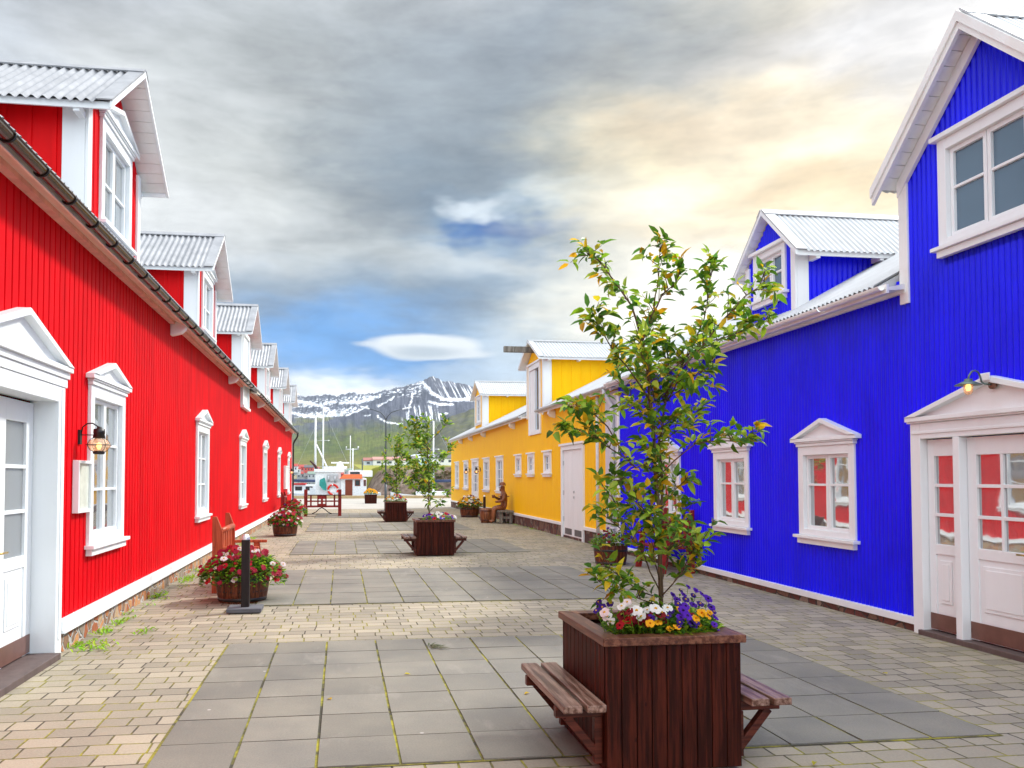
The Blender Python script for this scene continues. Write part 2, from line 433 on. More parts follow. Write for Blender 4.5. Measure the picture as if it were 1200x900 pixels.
def leaf_door(parent, T, u0, u1, z0, z1, n, gz0, gz1, rows, cols, panes='frost', kick=True, handle=None, gm=.1):
    """door leaf with its glazed upper part, lower raised panel, kick plate"""
    d = MB()
    tbox(d, T, u0, u0+gm, n-.05, n, z0, z1); tbox(d, T, u1-gm, u1, n-.05, n, z0, z1)
    tbox(d, T, u0+gm, u1-gm, n-.05, n, gz1, z1); tbox(d, T, u0+gm, u1-gm, n-.05, n-.012, z0, gz0-.10)
    tbox(d, T, u0+gm, u1-gm, n-.05, n, gz0-.10, gz0)
    tbox(d, T, u0+gm+.05, u1-gm-.05, n-.012, n-.002, z0+.28, gz0-.16)
    tbox(d, T, u0+gm+.085, u1-gm-.085, n-.002, n+.004, z0+.315, gz0-.195)
    for k in range(1, rows):
        z = gz0+(gz1-gz0)*k/rows; tbox(d, T, u0+gm, u1-gm, n-.045, n-.004, z-.016, z+.016)
    for k in range(1, cols):
        u = u0+gm+(u1-u0-2*gm)*k/cols; tbox(d, T, u-.016, u+.016, n-.0445, n-.0045, gz0, gz1)
    o = d.build('door', M['white'], parent, bevel=.003)
    g = MB(); tbox(g, T, u0+gm, u1-gm, n-.034, n-.026, gz0, gz1); g.build('pane', M[panes], o)
    if kick:
        g = MB(); tbox(g, T, u0+.01, u1-.01, n+.001, n+.006, z0+.01, z0+.17); g.build('kick_plate', M['kick'], o)
    if handle is not None:
        g = MB(); u, z, dr = handle
        tbox(g, T, u-.02, u+.02, n+.002, n+.010, z-.09, z+.07)
        g.tube([T(u, n+.008, z), T(u, n+.055, z), T(u+dr*.03, n+.06, z), T(u+dr*.13, n+.06, z)], .009)
        g.build('handle', M['brass'], o)
    return o
# corrugated roof plane ------------------------------------------------
def corr_roof(mb, P0, A, D, La, Ld, pitch=.1, amp=.012, n=6, th=.0):
    """P0 top corner, A unit along ridge, D unit down slope"""
    P0 = Vector(P0); A = Vector(A).normalized(); D = Vector(D).normalized(); N = A.cross(D).normalized()
    if N.z < 0: N = -N
    k = int(La/pitch*n); vs = []
    for i in range(k+1):
        a = La*i/k; h = amp*math.cos(2*math.pi*a/pitch)
        vs += [P0+A*a+N*h, P0+A*a+D*Ld+N*h]
    fs = [(2*i, 2*i+1, 2*i+3, 2*i+2) for i in range(k)]
    mb.add(vs, fs, None, True); return mb
def slab_roof(mb, P0, A, D, La, Ld, t0, t1):
    P0 = Vector(P0); A = Vector(A).normalized(); D = Vector(D).normalized(); N = A.cross(D).normalized()
    if N.z < 0: N = -N
    vs = [P0+A*a+D*d+N*t for t in (t0, t1) for a, d in ((0,0),(La,0),(La,Ld),(0,Ld))]
    return mb.add(vs, [(0,3,2,1),(4,5,6,7),(0,1,5,4),(1,2,6,5),(2,3,7,6),(3,0,4,7)])

def strips(mb, P0, A, D, La, Ld, t0, t1, w=.13, g=.005):
    D = Vector(D).normalized(); k = max(1, int(Ld/w)); w = Ld/k
    for i in range(k): slab_roof(mb, Vector(P0)+D*(i*w+g/2), A, D, La, w-g, t0, t1)
    return mb
def chevron(mb, x0, x1, yc, rw, zr, ze, h, dz=0.):
    mb.prism([(yc-rw, ze+dz), (yc, zr+dz), (yc+rw, ze+dz), (yc+rw, ze+dz-h), (yc, zr+dz-h), (yc-rw, ze+dz-h)], lambda p, q, d: (d, p, q), x0, x1)
    return mb
def dormer(bld, X, s, Yc, hw, rw, oh, zb, ze, zr, back, wallmat, wprof, cheekmat, cheekprof, roofmat, corner=.2, holes=(), flash='silver', soffm='whitewarm', roof_pitch=.1):
    """gabled roof dormer facing s*X. ze = z of roof edge at half-width rw, zr = ridge"""
    sl = (zr-ze)/rw; top = lambda u: zr-.10-sl*abs(u-Yc)
    T = TX(X, s)
    w = MB(); wallpanel(w, T, Yc-hw, Yc+hw, zb, top, wprof, holes)
    d = w.build('dormer', wallmat, bld)
    # cheeks
    xb = X - s*back
    for e in (-1, 1):
        ck = MB()
        TT = TY(Yc+e*hw, e)
        lo, hi = min(X, xb), max(X, xb)
        wallpanel(ck, TT, lo, hi, lambda u: zb, top(Yc+hw)+.02, cheekprof)
        ck.build('dormer_cheek', cheekmat, d)
    for e in (-1, 1):
        c = MB(); y = Yc+e*hw
        c.box(X-s*.0, X+s*.03, y-e*corner*.45, y+e*.03, zb, top(Yc+hw)-.0)
        c.box(X-s*corner, X-s*.002, y+e*.002, y+e*.03, zb, top(Yc+hw)+.06)
        c.build('corner_board', M['white'], d, bevel=.003)
    # roof
    rf = MB(); sf = MB(); bb = MB(); rd = MB()
    L = back+oh+.2
    for e in (-1, 1):
        D = Vector((0, e*rw, -(zr-ze))); Ld = D.length; Dn = D.normalized()
        P0 = Vector((X+s*oh, Yc, zr))
        A = Vector((-s, 0, 0))
        corr_roof(rf, P0+A*.14, A, Dn, L-.14, Ld+.02, roof_pitch, roof_pitch*.17)
        slab_roof(rf, P0, A, Dn, .16, Ld+.01, .006, .02)        # flat edge flashing
        strips(sf, P0+A*.03+Dn*.03, A, Dn, L-.05, Ld-.06, -.05, -.02)
        # eave fascia and rafter ends
        q = P0+A*.03+Dn*(Ld-.03)
        bb.add([q+Vector((0,0,-.02)), q+A*(L-.1)+Vector((0,0,-.02)), q+A*(L-.1)+Vector((0,0,-.09)), q+Vector((0,0,-.09)),
                q+Vector((0,-e*.02,-.02)), q+A*(L-.1)+Vector((0,-e*.02,-.02)), q+A*(L-.1)+Vector((0,-e*.02,-.09)), q+Vector((0,-e*.02,-.09))],
               [(0,1,2,3),(7,6,5,4),(0,4,5,1),(3,2,6,7),(0,3,7,4),(1,5,6,2)])
        for k in (.32, 1.25):
            a = q+A*k+Dn*(-.02)+Vector((0,0,-.10)); bb.box(a.x-.03, a.x+.03, a.y, a.y-e*(rw-hw)*.8, a.z-.03, a.z+.04)
        slab_roof(rd, P0+A*(-.005), A, Dn, L, .13, .014, .03)
    chevron(bb, X+s*oh, X+s*(oh-.028), Yc, rw, zr, ze, .065)
    r = rf.build('dormer_roof', roofmat, d)
    sf.build('soffit', M[soffm], d); bb.build('bargeboard', M['white'] if soffm != 'soffit' else M['whitewarm'], d)
    rd.build('ridge_cap', M[flash], d)
    return d

def gable_roof(bld, xe, xr, ze, zr, y0, y1, mat, side, back=True, pitch=.1, name='roof'):
    rf = MB(); A = Vector((0,1,0)); L = y1-y0
    D = Vector((xe-xr, 0, ze-zr)); Ld = D.length
    corr_roof(rf, (xr, y0, zr), A, D, L, Ld, pitch, pitch*.17)
    slab_roof(rf, (xr, y0, zr), A, D, L, Ld-.02, -.10, -.018)
    D2 = Vector((-(xe-xr), 0, ze-zr))
    corr_roof(rf, (xr, y0, zr), A, D2, L, Ld, pitch, pitch*.17)
    slab_roof(rf, (xr, y0, zr), A, D2, L, Ld-.02, -.10, -.018)
    o = rf.build(name, mat, bld)
    rc = MB()
    for q in (D, D2): slab_roof(rc, (xr, y0-.01, zr), A, q, L+.02, .16, .014, .03)
    rc.build('ridge_cap', mat, o)
    return o

# ================================================================== GROUND
base()
g = MB(); g.box(-400, 5.2, -60, 41, -.5, -.02); 
def sheet(name, x0, x1, y0, y1, z, mat, kind='structure', nx=1, ny=1):
    b = MB(); b.add([(x0,y0,z),(x1,y0,z),(x1,y1,z),(x0,y1,z)], [(0,1,2,3)]); o = b.build(name, mat); tag(o, kind=kind); return o
g = MB(); g.add([(-2900,-400,-.03),(2900,-400,-.03),(2900,63,-.03),(-2900,63,-.03)], [(0,1,2,3)])
tag(g.build('ground', M['land']), kind='structure')
sheet('block_paving', -2.62, 6.05, -6, 41.5, 0, M['paving'])
g = MB(); g.add([(-60,41.5,0),(90,41.5,0),(90,63,0),(-60,63,0),(-60,63,-2.2),(90,63,-2.2)], [(0,1,2,3),(3,2,5,4)])
tag(g.build('quay_pavement', M['quay']), kind='structure')
tag(sheet('water', -2900, 2900, 63.0, 1500, -1.3, M['water']), kind='structure')
# grey slab fields
SX0, SX1, NC = -1.06, 4.06, 11
fields = [(4.50, 7.92, 7), (10.25, 14.1, 8), (16.9, 20.6, 8), (24.2, 28.6, 9), (32.3, 36.6, 9)]
sb = MB(); jb = MB(); rng = random.Random(3)
cw = (SX1-SX0)/NC
for y0, y1, nr in fields:
    jb.add([(SX0-.015,y0-.015,.004),(SX1+.015,y0-.015,.004),(SX1+.015,y1+.015,.004),(SX0-.015,y1+.015,.004)], [(0,1,2,3)])
    rh = (y1-y0)/nr
    for i in range(NC):
        for j in range(nr):
            b = rng.uniform(.88, 1.10); c = (.228*b, .217*b, .183*b)
            gx = .007+rng.uniform(0, .004); gy = .0045+rng.uniform(0, .003)
            x0 = SX0+i*cw+gx; x1 = SX0+(i+1)*cw-gx; q0 = y0+j*rh+gy; q1 = y0+(j+1)*rh-gy
            z = .010+rng.uniform(0, .003); tl = rng.uniform(-.0015, .0015)
            sb.add([(x0,q0,z),(x1,q0,z+tl),(x1,q1,z+tl),(x0,q1,z),(x0,q0,.0),(x1,q0,.0),(x1,q1,.0),(x0,q1,.0)],
                   [(0,1,2,3),(4,5,1,0),(5,6,2,1),(6,7,3,2),(7,4,0,3)], c)
tag(jb.build('slab_joints_pavement', M['joint']), kind='structure')
tag(sb.build('slab_pavement', M['slab']), kind='structure')

# ================================================================== RED BUILDING
XR = -2.55
rb = thing('red_building', (XR, 19, 0), 'long red boarded building with white trim and a row of dormers', 'building')
T = TX(XR, 1)
RY0, RY1 = -6.0, 42.0
dY = [3.1+6.2*k for k in range(7)]          # dormer and window rhythm
wc = [9.15+6.06*k for k in range(6)]
holes = [(5.95, 7.60, -.1, 2.5)] + [(c-.6, c+.6, 1.0, 2.5) for c in wc] + [(20.75, 22.35, 3.45, 5)]
w = MB(); wallpanel(w, T, RY0, RY1, .18, 3.95, prof_board(.132, .020, .026), holes)
TB = TY(RY1, 1); TF = TY(RY0, -1)
rr = lambda u: 3.85+.8*(2.55+.35+0 - abs(u+5.6)-.0)+.25 if False else (6.60-.8*abs(u+5.6))
wallpanel(w, TB, -8.65, XR, .18, rr, prof_board(.132, .020, .026)); wallpanel(w, TF, -8.65, XR, .18, rr, prof_board(.132, .020, .026))
wallpanel(w, TX(-8.65, -1), RY0, RY1, .18, 3.95, prof_board(.132, .020, .026))
w.build('wall', M['red'], rb)
pl = MB(); 
for a, b in ((RY0, 5.93), (7.62, RY1)): pl.box(-8.6, XR-.02+.035, a, b, -.1, .215)
pl.build('stone_plinth', M['stoneor'], rb)
tr = MB()
for a, b in ((RY0, 5.93), (7.702, RY1+.05)):
    tbox(tr, T, a, b, -.02, .055, .20, .305); tbox(tr, T, a, b, -.02, .075, .185, .215)
tr.box(-8.7, XR+.05, RY1+.01, RY1+.06, .20, .30)
tr.build('base_trim', M['white'], rb, bevel=.004)
c = MB(); tbox(c, T, RY1-.02, RY1+.05, .0, .03, .31, 3.9); c.box(XR-.2, XR+.03, RY1+.002, RY1+.04, .31, 3.9); c.build('corner_board', M['white'], rb)
gable_roof(rb, -2.27, -5.6, 4.01, 6.68, RY0-.25, RY1+.3, M['silver'], 1)
# eaves : cream soffit, salmon board against the wall, gutter
for a, b in ((RY0-.2, 20.72), (22.4, RY1+.3)):
    e = MB(); e.prism([(-2.472, 3.945), (-2.325, 3.885), (-2.325, 3.93), (-2.472, 3.985)], lambda p, q, d: (p, d, q), a, b)
    e.box(-2.324, -2.304, a, b, 3.865, 3.985); e.build('soffit', M['soffit'], rb)
    e = MB(); e.box(XR, XR+.076, a, b, 3.90, 3.99); e.build('eaves_board', M['pinkboard'], rb)
    gt = MB(); gx, gz, gr = -2.25, 3.925, .052
    ring = [(gx+gr*math.cos(R(180+20*k)), gz+gr*math.sin(R(180+20*k))) for k in range(10)]
    inn = [(gx+(gr-.006)*math.cos(R(180+20*k)), gz+(gr-.006)*math.sin(R(180+20*k))) for k in range(9, -1, -1)]
    gt.prism(ring+inn, lambda p, q, d: (p, d, q), a+.05, b-.05)
    gt.tube([(gx+gr, a+.05, gz+.004), (gx+gr, b-.05, gz+.004)], .009, 6)
    y = a+.1
    gutter = gt.build('gutter', M['gutter'], rb)
    br = MB(); br.tube([(gx+(gr+.007)*math.cos(R(175+19*k)), y, gz+(gr+.007)*math.sin(R(175+19*k))) for k in range(11)], .008, 5)
    b0_ = br.build('gutter_bracket', M['black'], gutter)
    i = 1
    while y+.62*i < b: copy_tree(b0_, gutter, (0, .62*i, 0)); i += 1
dp = MB(); yy = RY1+.12
dp.tube([(-2.25, yy-.1, 3.88), (-2.25, yy-.05, 3.78), (-2.3, yy, 3.68), (-2.42, yy+.02, 3.5), (-2.48, yy+.02, 3.35), (-2.48, yy+.02, .1)], .045, 10)
for z in (.8, 2, 3.1): dp.tube([(-2.48, yy+.02, z-.03), (-2.48, yy+.02, z+.03)], .056, 10)
dp.build('downpipe', M['black'], rb)
# bracketed purlin ends
def purlin(T, u, n0, n1, z, mat='white'):
    b = MB(); f = lambda p, q, d: T(d, p, q)
    b.prism([(n0, z+.16), (n1, z+.14), (n1+.01, z+.05), (n1-.06, z-.02), (n1-.16, z-.05), (n0, z-.06)], f, u-.07, u+.07)
    return b
for yv in (12.4, 18.6, 24.9, 31.0, 37.2):
    purlin(T, yv, .0, .22, 3.79).build('eaves_bracket', M['whitewarm'], rb, bevel=.02)
# windows
w0 = window(rb, T, wc[0], .645, .92, 2.55, .12, (1/3,1/3,1/3), 2, ped=(.73, 2.86))
for k in range(1, 6):
    if k == 4: pass
    copy_tree(w0, rb, (0, 6.06*k, 0))
# dormers (0 is almost beside the camera, out of the picture to the left)
M['sofd'] = M['whitewarm']
def red_dormer(k):
    yc = 9.35+6.2*(k)
    return yc
d0 = dormer(rb, XR+.002, 1, 9.33, 1.02, 1.28, .32, 4.1, 5.28, 6.22, 2.7, M['red'], prof_board(.132, .020, .026), M['redside'], prof_wide(.235), M['silver'], .22,
            holes=[(9.35-.53, 9.35+.53, 4.37, 5.36)])
dw = window(rb, T, 9.35, .60, 4.32, 5.42, .11, (.55,.45), 2, ped=(.74, 5.76), name='dormer_window', sill=True)
for k in (-1, 1, 3, 4, 5):
    copy_tree(d0, rb, (0, 6.2*k, 0)); copy_tree(dw, rb, (0, 6.2*k, 0))
copy_tree(d0, rb, (0, 12.4, 0))
hd = MB(); hc = 21.55
tbox(hd, T, hc-.72, hc-.60, -.05, .06, 3.47, 5.42); tbox(hd, T, hc+.60, hc+.72, -.05, .06, 3.47, 5.42)
tbox(hd, T, hc-.60, hc+.60, -.05, .06, 5.31, 5.42); tbox(hd, T, hc-.76, hc+.76, -.05, .09, 3.40, 3.47)
tbox(hd, T, hc-.60, hc-.002, -.05, .02, 3.47, 5.31); tbox(hd, T, hc+.002, hc+.60, -.05, .02, 3.47, 5.31)
hd.build('loft_hatch', M['white'], rb, bevel=.004)
# entrance
door_T = T
df = MB()
tbox(df, T, 7.54, 7.70, -.20, .045, -.02, 2.42); tbox(df, T, 5.84, 6.02, -.20, .045, -.02, 2.42)
tbox(df, T, 6.02, 7.54, -.20, .045, 2.28, 2.42)
tbox(df, T, 5.68, 7.73, 0, .055, 2.422, 2.50); tbox(df, T, 5.66, 7.75, 0, .07, 2.502, 2.56)
tbox(df, T, 7.60, 7.65, .045, .055, .15, 2.40); 
pediment(df, T, 6.68, 1.07, 2.58, 2.95, .10)
fr = df.build('door_frame', M['white'], rb, bevel=.005)
leaf_door(rb, T, 6.80, 7.53, .06, 2.26, -.165, .93, 2.08, 3, 1, 'frost', True, None, .15)
leaf_door(rb, T, 6.03, 6.79, .06, 2.26, -.165, .93, 2.08, 3, 1, 'frost', True, (6.74, 1.0, 1), .15)
st = MB(); tbox(st, T, 5.95, 7.53, -.2, .10, -.02, .055); st.build('doorstep', M['step'], rb, bevel=.006)

# menu box on the wall
base(XR+.05, 8.28, 1.26)
mbx = thing('menu_box', (XR+.04, 8.28, 1.26), 'slim white menu box on red wall beside the glowing lantern', 'menu box')
b = MB(); tbox(b, T, 8.07, 8.10, 0, .06, 1.26, 1.77); tbox(b, T, 8.46, 8.49, 0, .06, 1.26, 1.77); tbox(b, T, 8.10, 8.46, 0, .06, 1.74, 1.77); tbox(b, T, 8.10, 8.46, 0, .06, 1.26, 1.29)
b.build('frame', M['white'], mbx, bevel=.004)
b = MB(); tbox(b, T, 8.10, 8.46, 0, .035, 1.29, 1.74); b.build('panel', flat('pale_menu_sheet', (.62,.66,.58), .25), mbx)
nb = thing('notice_board', (XR+.04, 37.4, 1.2), 'white notice board near the far end of the red wall', 'notice board')
b = MB(); tbox(b, T, 36.4, 38.5, .01, .07, 1.15, 2.1); b.build('panel', flat('white_notice_sheet', (.75,.75,.75), .4), nb)
b = MB(); tbox(b, T, 36.35, 36.4, .0, .09, 1.1, 2.15); tbox(b, T, 38.5, 38.55, .0, .09, 1.1, 2.15); tbox(b, T, 36.4, 38.5, .0, .09, 2.1, 2.15); tbox(b, T, 36.4, 38.5, .0, .09, 1.1, 1.15)
b.build('frame', M['white'], nb)

# onion lantern -------------------------------------------------------
def lantern(loc, s, label):
    """loc = point on the wall at lamp plate centre; s = direction out of wall in X"""
    x, y, z = loc
    o = thing('wall_lantern', loc, label, 'wall lamp', 'onion lanterns on the walls')
    b = MB(); b.box(x, x+s*.03, y-.045, y+.045, z-.10, z+.10)
    b.tube([(x+s*.03, y, z+.04), (x+s*.05, y, z+.14), (x+s*.11, y, z+.19), (x+s*.18, y, z+.195), (x+s*.27, y, z+.14)], .010, 6)
    b.tube([(x+s*.03, y, z+.03), (x+s*.26, y, z+.03)], .007, 6); b.build('bracket', M['black'], o)
    c = (x+s*.27, y, z-.12)
    b = MB(); b.lathe([(.0,.27),(.03,.265),(.035,.24),(.075,.235),(.078,.17),(.072,.165),(.085,.11),(.0,.10)], c, 16)
    b.lathe([(.0,-.12),(.07,-.12),(.082,-.09),(.07,-.075),(.0,-.07)], c, 16)
    for k in range(4):
        a = R(45+90*k)
        b.tube([(c[0]+math.cos(a)*r, c[1]+math.sin(a)*r, c[2]+q) for r, q in ((.07,.11),(.13,.085),(.165,.03),(.165,-.01),(.13,-.06),(.07,-.09))], .005, 5)
    b.tube([(c[0]+.168*math.cos(R(20*k)), c[1]+.168*math.sin(R(20*k)), c[2]+.01) for k in range(19)], .005, 5, cap=False)
    b.build('cage', M['black'], o)
    t = MB(); t.lathe([(.06,.10),(.115,.075),(.15,.02),(.15,-.01),(.115,-.06),(.06,-.08)], c, 20); t.build('globe', M['globe'], o)
    t = MB(); t.lathe([(.0,.05),(.03,.03),(.035,-.01),(.02,-.05),(.0,-.055)], c, 10); t.build('bulb', M['bulb'], o)
    return o
t = NT('amber_lantern_glass'); t.col((1,.80,.62)).set(Roughness=.05); t.b.inputs['Transmission Weight'].default_value = .0
gb = t.n('ShaderNodeBsdfTransparent'); gb.inputs[0].default_value = (1,.86,.70,1); ms = t.n('ShaderNodeMixShader'); ms.inputs[0].default_value = .28
t.l(gb.outputs[0], ms.inputs[1]); t.l(t.b.outputs[0], ms.inputs[2]); t.l(ms.outputs[0], t.out.inputs[0]); M['globe'] = t.m
L0 = lantern((XR, 8.24, 2.0), 1, 'lit black onion lantern on the red wall beside the nearest window')
L0.scale = (.70,.70,.70)
l = copy_tree(L0); l.location = (XR, 39.0, 1.94); l['label'] = 'small onion lantern at the far end of the red wall'

# ================================================================== BLUE BUILDING
XB = 5.95
bb_ = thing('blue_building', (XB, 5, 0), 'bright blue corrugated building with white doors, windows and roof', 'building')
T = TX(XB, -1)
BY0, BY1 = -4.0, 16.62
CR_ = prof_corr(.068, .009, 8)
bw = [(9.14, .575), (11.57, .55), (13.98, .54)]
gc = 6.60
holes = [(5.52, 7.54, -.1, 2.12)] + [(c-.5, c+.5, .9, 1.95) for c, h in bw] + [(gc-.53, gc+.53, 3.95, 4.93)]
w = MB(); wallpanel(w, T, BY0, BY1, .08, 3.72, CR_, holes)
topf = lambda u: 5.86-.976*abs(u-gc)
wallpanel(w, T, gc-1.12, gc+1.12, 3.72, topf, CR_, [(gc-.53, gc+.53, 3.95, 4.93)])
gf = lambda u: 5.81-.548*abs(u-9.86)
wallpanel(w, TY(BY1, 1), XB, 13.77, .08, gf, CR_); wallpanel(w, TY(BY0, -1), XB, 13.77, .08, gf, CR_); wallpanel(w, TX(13.77, 1), BY0, BY1, .08, 3.72, CR_)
w.build('wall', M['blue'], bb_)
pl = MB()
for a, b in ((BY0, 5.48), (7.60, BY1)): pl.box(XB-.02, 13.7, a, b, -.1, .09)
pl.build('stone_plinth', M['stonebr'], bb_)
tr = MB()
for a, b in ((BY0, 5.455), (7.615, BY1)): tbox(tr, T, a, b, -.02, .045, .075, .15)
tr.build('base_trim', M['white'], bb_, bevel=.004)
ov = 5.70
gable_roof(bb_, ov, 9.86, 3.67, 5.95, 7.85, BY1+.12, M['roofwhite'], -1, pitch=.085)
gable_roof(bb_, ov, 9.86, 3.67, 5.95, BY0-.2, 5.35, M['roofwhite'], -1, pitch=.085)
rf = MB(); 
# roof behind the big cross gable (ridge part above the cross gable eaves)
dx = .9
slab_roof(rf, (9.86, 5.35, 5.95), (0,1,0), (-4.16, 0, -2.28), 2.5, 3.9, -.10, .0); slab_roof(rf, (9.86, 5.35, 5.95), (0,1,0), (4.16, 0, -2.28), 2.5, 4.74, -.10, .0)
rf.build('roof', M['roofwhite'], bb_)
for a, b in ((7.66, BY1+.1), (BY0-.2, 5.5)):
    e = MB(); e.prism([(XB-.041, 3.60), (ov+.03, 3.585), (ov+.03, 3.62), (XB-.041, 3.66)], lambda p, q, d: (p, d, q), a, b)
    e.box(ov+.0, ov+.028, a, b, 3.555, 3.652); e.box(XB-.04, XB, a, b, 3.565, 3.66); e.build('eaves_board', M['whitewarm'], bb_)
# short gutter stub beside the gable
gt = MB(); gx, gz, gr = ov-.045, 3.625, .045
ring = [(gx+gr*math.cos(R(180+20*k)), gz+gr*math.sin(R(180+20*k))) for k in range(10)]
inn = [(gx+(gr-.006)*math.cos(R(180+20*k)), gz+(gr-.006)*math.sin(R(180+20*k))) for k in range(9, -1, -1)]
gt.prism(ring+inn, lambda p, q, d: (p, d, q), 7.68, 8.75); gt.build('gutter', M['whitewarm'], bb_)
gt = MB(); gt.prism(ring+inn, lambda p, q, d: (p, d, q), 8.78, BY1); gt.build('gutter', M['whitewarm'], bb_)
# cross gable facing the street
g_ = MB(); dg = None
rw, zr, ze, oh = 1.27, 5.97, 4.73, .25
rf = MB(); sf = MB(); bbd = MB(); rd = MB()
for e in (-1, 1):
    D = Vector((0, e*rw, ze-zr)); Ld = D.length; Dn = D.normalized(); A = Vector((1,0,0)); P0 = Vector((XB-oh, gc, zr))
    corr_roof(rf, P0+A*.15, A, Dn, 4.3, Ld+.02, .085, .014); slab_roof(rf, P0, A, Dn, .17, Ld+.01, .006, .022)
    strips(sf, P0+A*.04+Dn*.04, A, Dn, 4.3, Ld-.07, -.06, -.02, .14)
    slab_roof(rd, P0-A*.005, A, Dn, 4.45, .14, .014, .03)
X0 = XB-oh
chevron(bbd, X0-.002, X0+.035, gc, rw, zr, ze, .17); chevron(bbd, X0-.022, X0-.003, gc, rw+.003, zr, ze, .10, .006)
chevron(bbd, XB-.05, XB-.012, gc, rw-.13, zr-.09, ze+.127-.09, .16)
gr_ = rf.build('gable_roof', M['roofwhite'], bb_); sf.build('soffit', M['whitewarm'], gr_); bbd.build('bargeboard', M['whitewarm'], gr_); rd.build('ridge_cap', M['roofwhite'], gr_)
for e in (-1, 1):
    c = MB(); y = gc+e*1.12
    c.box(XB-.03, XB-.0, y-e*.10, y+e*.03, 3.45 if e > 0 else 3.45, 4.86); c.box(XB+.002, XB+2.2, y, y+e*.03, 3.45, 4.83); c.build('corner_board', M['whitewarm'], bb_, bevel=.003)
window(bb_, T, gc, .57, 3.90, 4.97, .11, (.45,.55), 2, lintel=True, glassmat='glassdark', name='gable_window')
for c, h in bw: window(bb_, T, c, h, .87, 2.00, .11, (.40,.60), 2, ped=(h+.10, 2.34), sill=True)
# blue roof dormer
dd = dormer(bb_, 6.10, -1, 10.64, .64, .87, .14, 3.75, 4.64, 5.44, 3.4, M['blue'], CR_, M['blue'], prof_corr(.076, .009, 8), M['roofwhite'], .17, holes=[(10.64-.38, 10.64+.38, 4.24, 4.83)], flash='roofwhite', roof_pitch=.085)
window(bb_, TX(6.10, -1), 10.64, .43, 4.20, 4.88, .09, (.5,.5), 2, lintel=True, glassmat='glassdark', name='dormer_window')
# entrance with sidelights
df = MB(); o0, o1 = 5.46, 7.61
tbox(df, T, o1-.14, o1, -.10, .05, -.04, 2.16); tbox(df, T, o0, o0+.14, -.10, .05, -.04, 2.16)
tbox(df, T, o0+.14, o1-.14, -.10, .05, 2.0, 2.16)
tbox(df, T, o0-.02, o1+.02, 0, .075, 2.162, 2.19); tbox(df, T, o0+.03, o1-.03, .05, .062, 2.05, 2.08)
for u in (6.98, 6.14-.045): tbox(df, T, u-.035, u+.045, -.10, .055, -.02, 1.999)
pediment(df, T, 6.54, 1.09, 2.20, 2.54, .10)
tbox(df, T, 6.48, 6.60, .113, .125, 2.49, 2.56)
df.build('door_frame', M['white'], bb_, bevel=.005)
leaf_door(bb_, T, 7.03, 7.465, .06, 1.99, -.03, .93, 1.82, 3, 1, 'glass', True, None, .09)
leaf_door(bb_, T, 5.605, 6.055, .06, 1.99, -.03, .93, 1.82, 3, 1, 'glass', True, None, .09)
leaf_door(bb_, T, 6.145, 6.94, .06, 1.99, -.03, .93, 1.82, 3, 2, 'glass', True, (6.2, .92, 1), .11)
st = MB(); tbox(st, T, 5.5, 7.5, -.1, .09, -.02, .05); st.build('doorstep', M['step'], bb_, bevel=.006)

# copper lamp over the blue door
bl = thing('wall_lamp', (XB-.16, 6.62, 2.42), 'lit copper shade lamp on curved arm above the white door pediment', 'wall lamp')
x, y, z = XB-.065, 6.62, 2.42
b = MB(); b.lathe([(0,-.02),(.06,-.02),(.06,.01),(.045,.02),(0,.022)], (x-.02, y, z), 20, ax=(-1,0,0)); b.build('wall_plate', M['coppered'], bl)
b = MB(); cx_ = x-.36; b.tube([(x-.04, y, z), (x-.13, y, z+.005), (x-.17, y, z+.03), (x-.19, y, z+.10), (x-.215, y, z+.15), (x-.26, y, z+.175), (x-.31, y, z+.16), (x-.345, y, z+.11), (cx_, y, z+.06)], .011, 8); b.build('arm', M['copper'], bl)
b = MB(); b.lathe([(.0,.07),(.045,.065),(.045,.04),(.06,.035),(.155,-.01),(.15,-.016),(.05,.02),(.0,.02)], (cx_, y, z), 24); b.build('shade', M['copper'], bl)
b = MB(); b.lathe([(.05,.015),(.055,-.03),(.05,-.10),(.03,-.13),(0,-.135)], (cx_, y, z), 16); b.build('glass', M['globe'], bl)
b = MB(); b.lathe([(.0,.01),(.028,-.01),(.032,-.05),(.02,-.085),(.0,-.09)], (cx_, y, z), 12); b.build('bulb', M['bulb'], bl)

bl.scale = (.72,.72,.72); bl.location = (XB-.13, 6.50, 2.45)
# ================================================================== YELLOW BUILDING
XY = 6.0
yb = thing('yellow_building', (XY, 30, 0), 'long yellow boarded building with a tall hatch dormer and hoisting beam', 'building')
T = TX(XY, -1)
YY0, YY1 = 16.95, 43.6
tall = [29.95, 32.75, 38.25, 41.25]; small = [22.8, 24.85, 26.68]; hy = 24.3
holes = [(19.35, 21.15, .0, 2.4), (34.8, 36.25, .0, 2.38)] + [(c-.58, c+.58, 1.15, 2.33) for c in tall] + [(c-.3, c+.3, 1.75, 2.35) for c in small] + [(hy-.6, hy+.6, 3.0, 5.05)]
w = MB(); PB = prof_board(.16, .014, .022)
wallpanel(w, T, YY0, YY1, .30, 3.62, PB, holes)
gy = lambda u: 6.02-.5*abs(u-10.8)
wallpanel(w, TY(YY1, 1), XY, 15.6, .3, gy, PB); wallpanel(w, TX(15.6, 1), YY0, YY1, .3, 3.6, PB); wallpanel(w, TY(YY0, -1), XY, 15.6, .3, gy, PB)
w.build('wall', M['yellow'], yb)
pl = MB()
for a, b in ((YY0, 19.22), (21.25, 34.7), (36.35, YY1)): pl.box(XY-.015, 15.55, a, b, -.1, .33)
pl.box(XY-.02, 6.2, 19.22, 21.25, -.1, .06)
pl.build('stone_plinth', M['stonebr'], yb)
tr = MB()
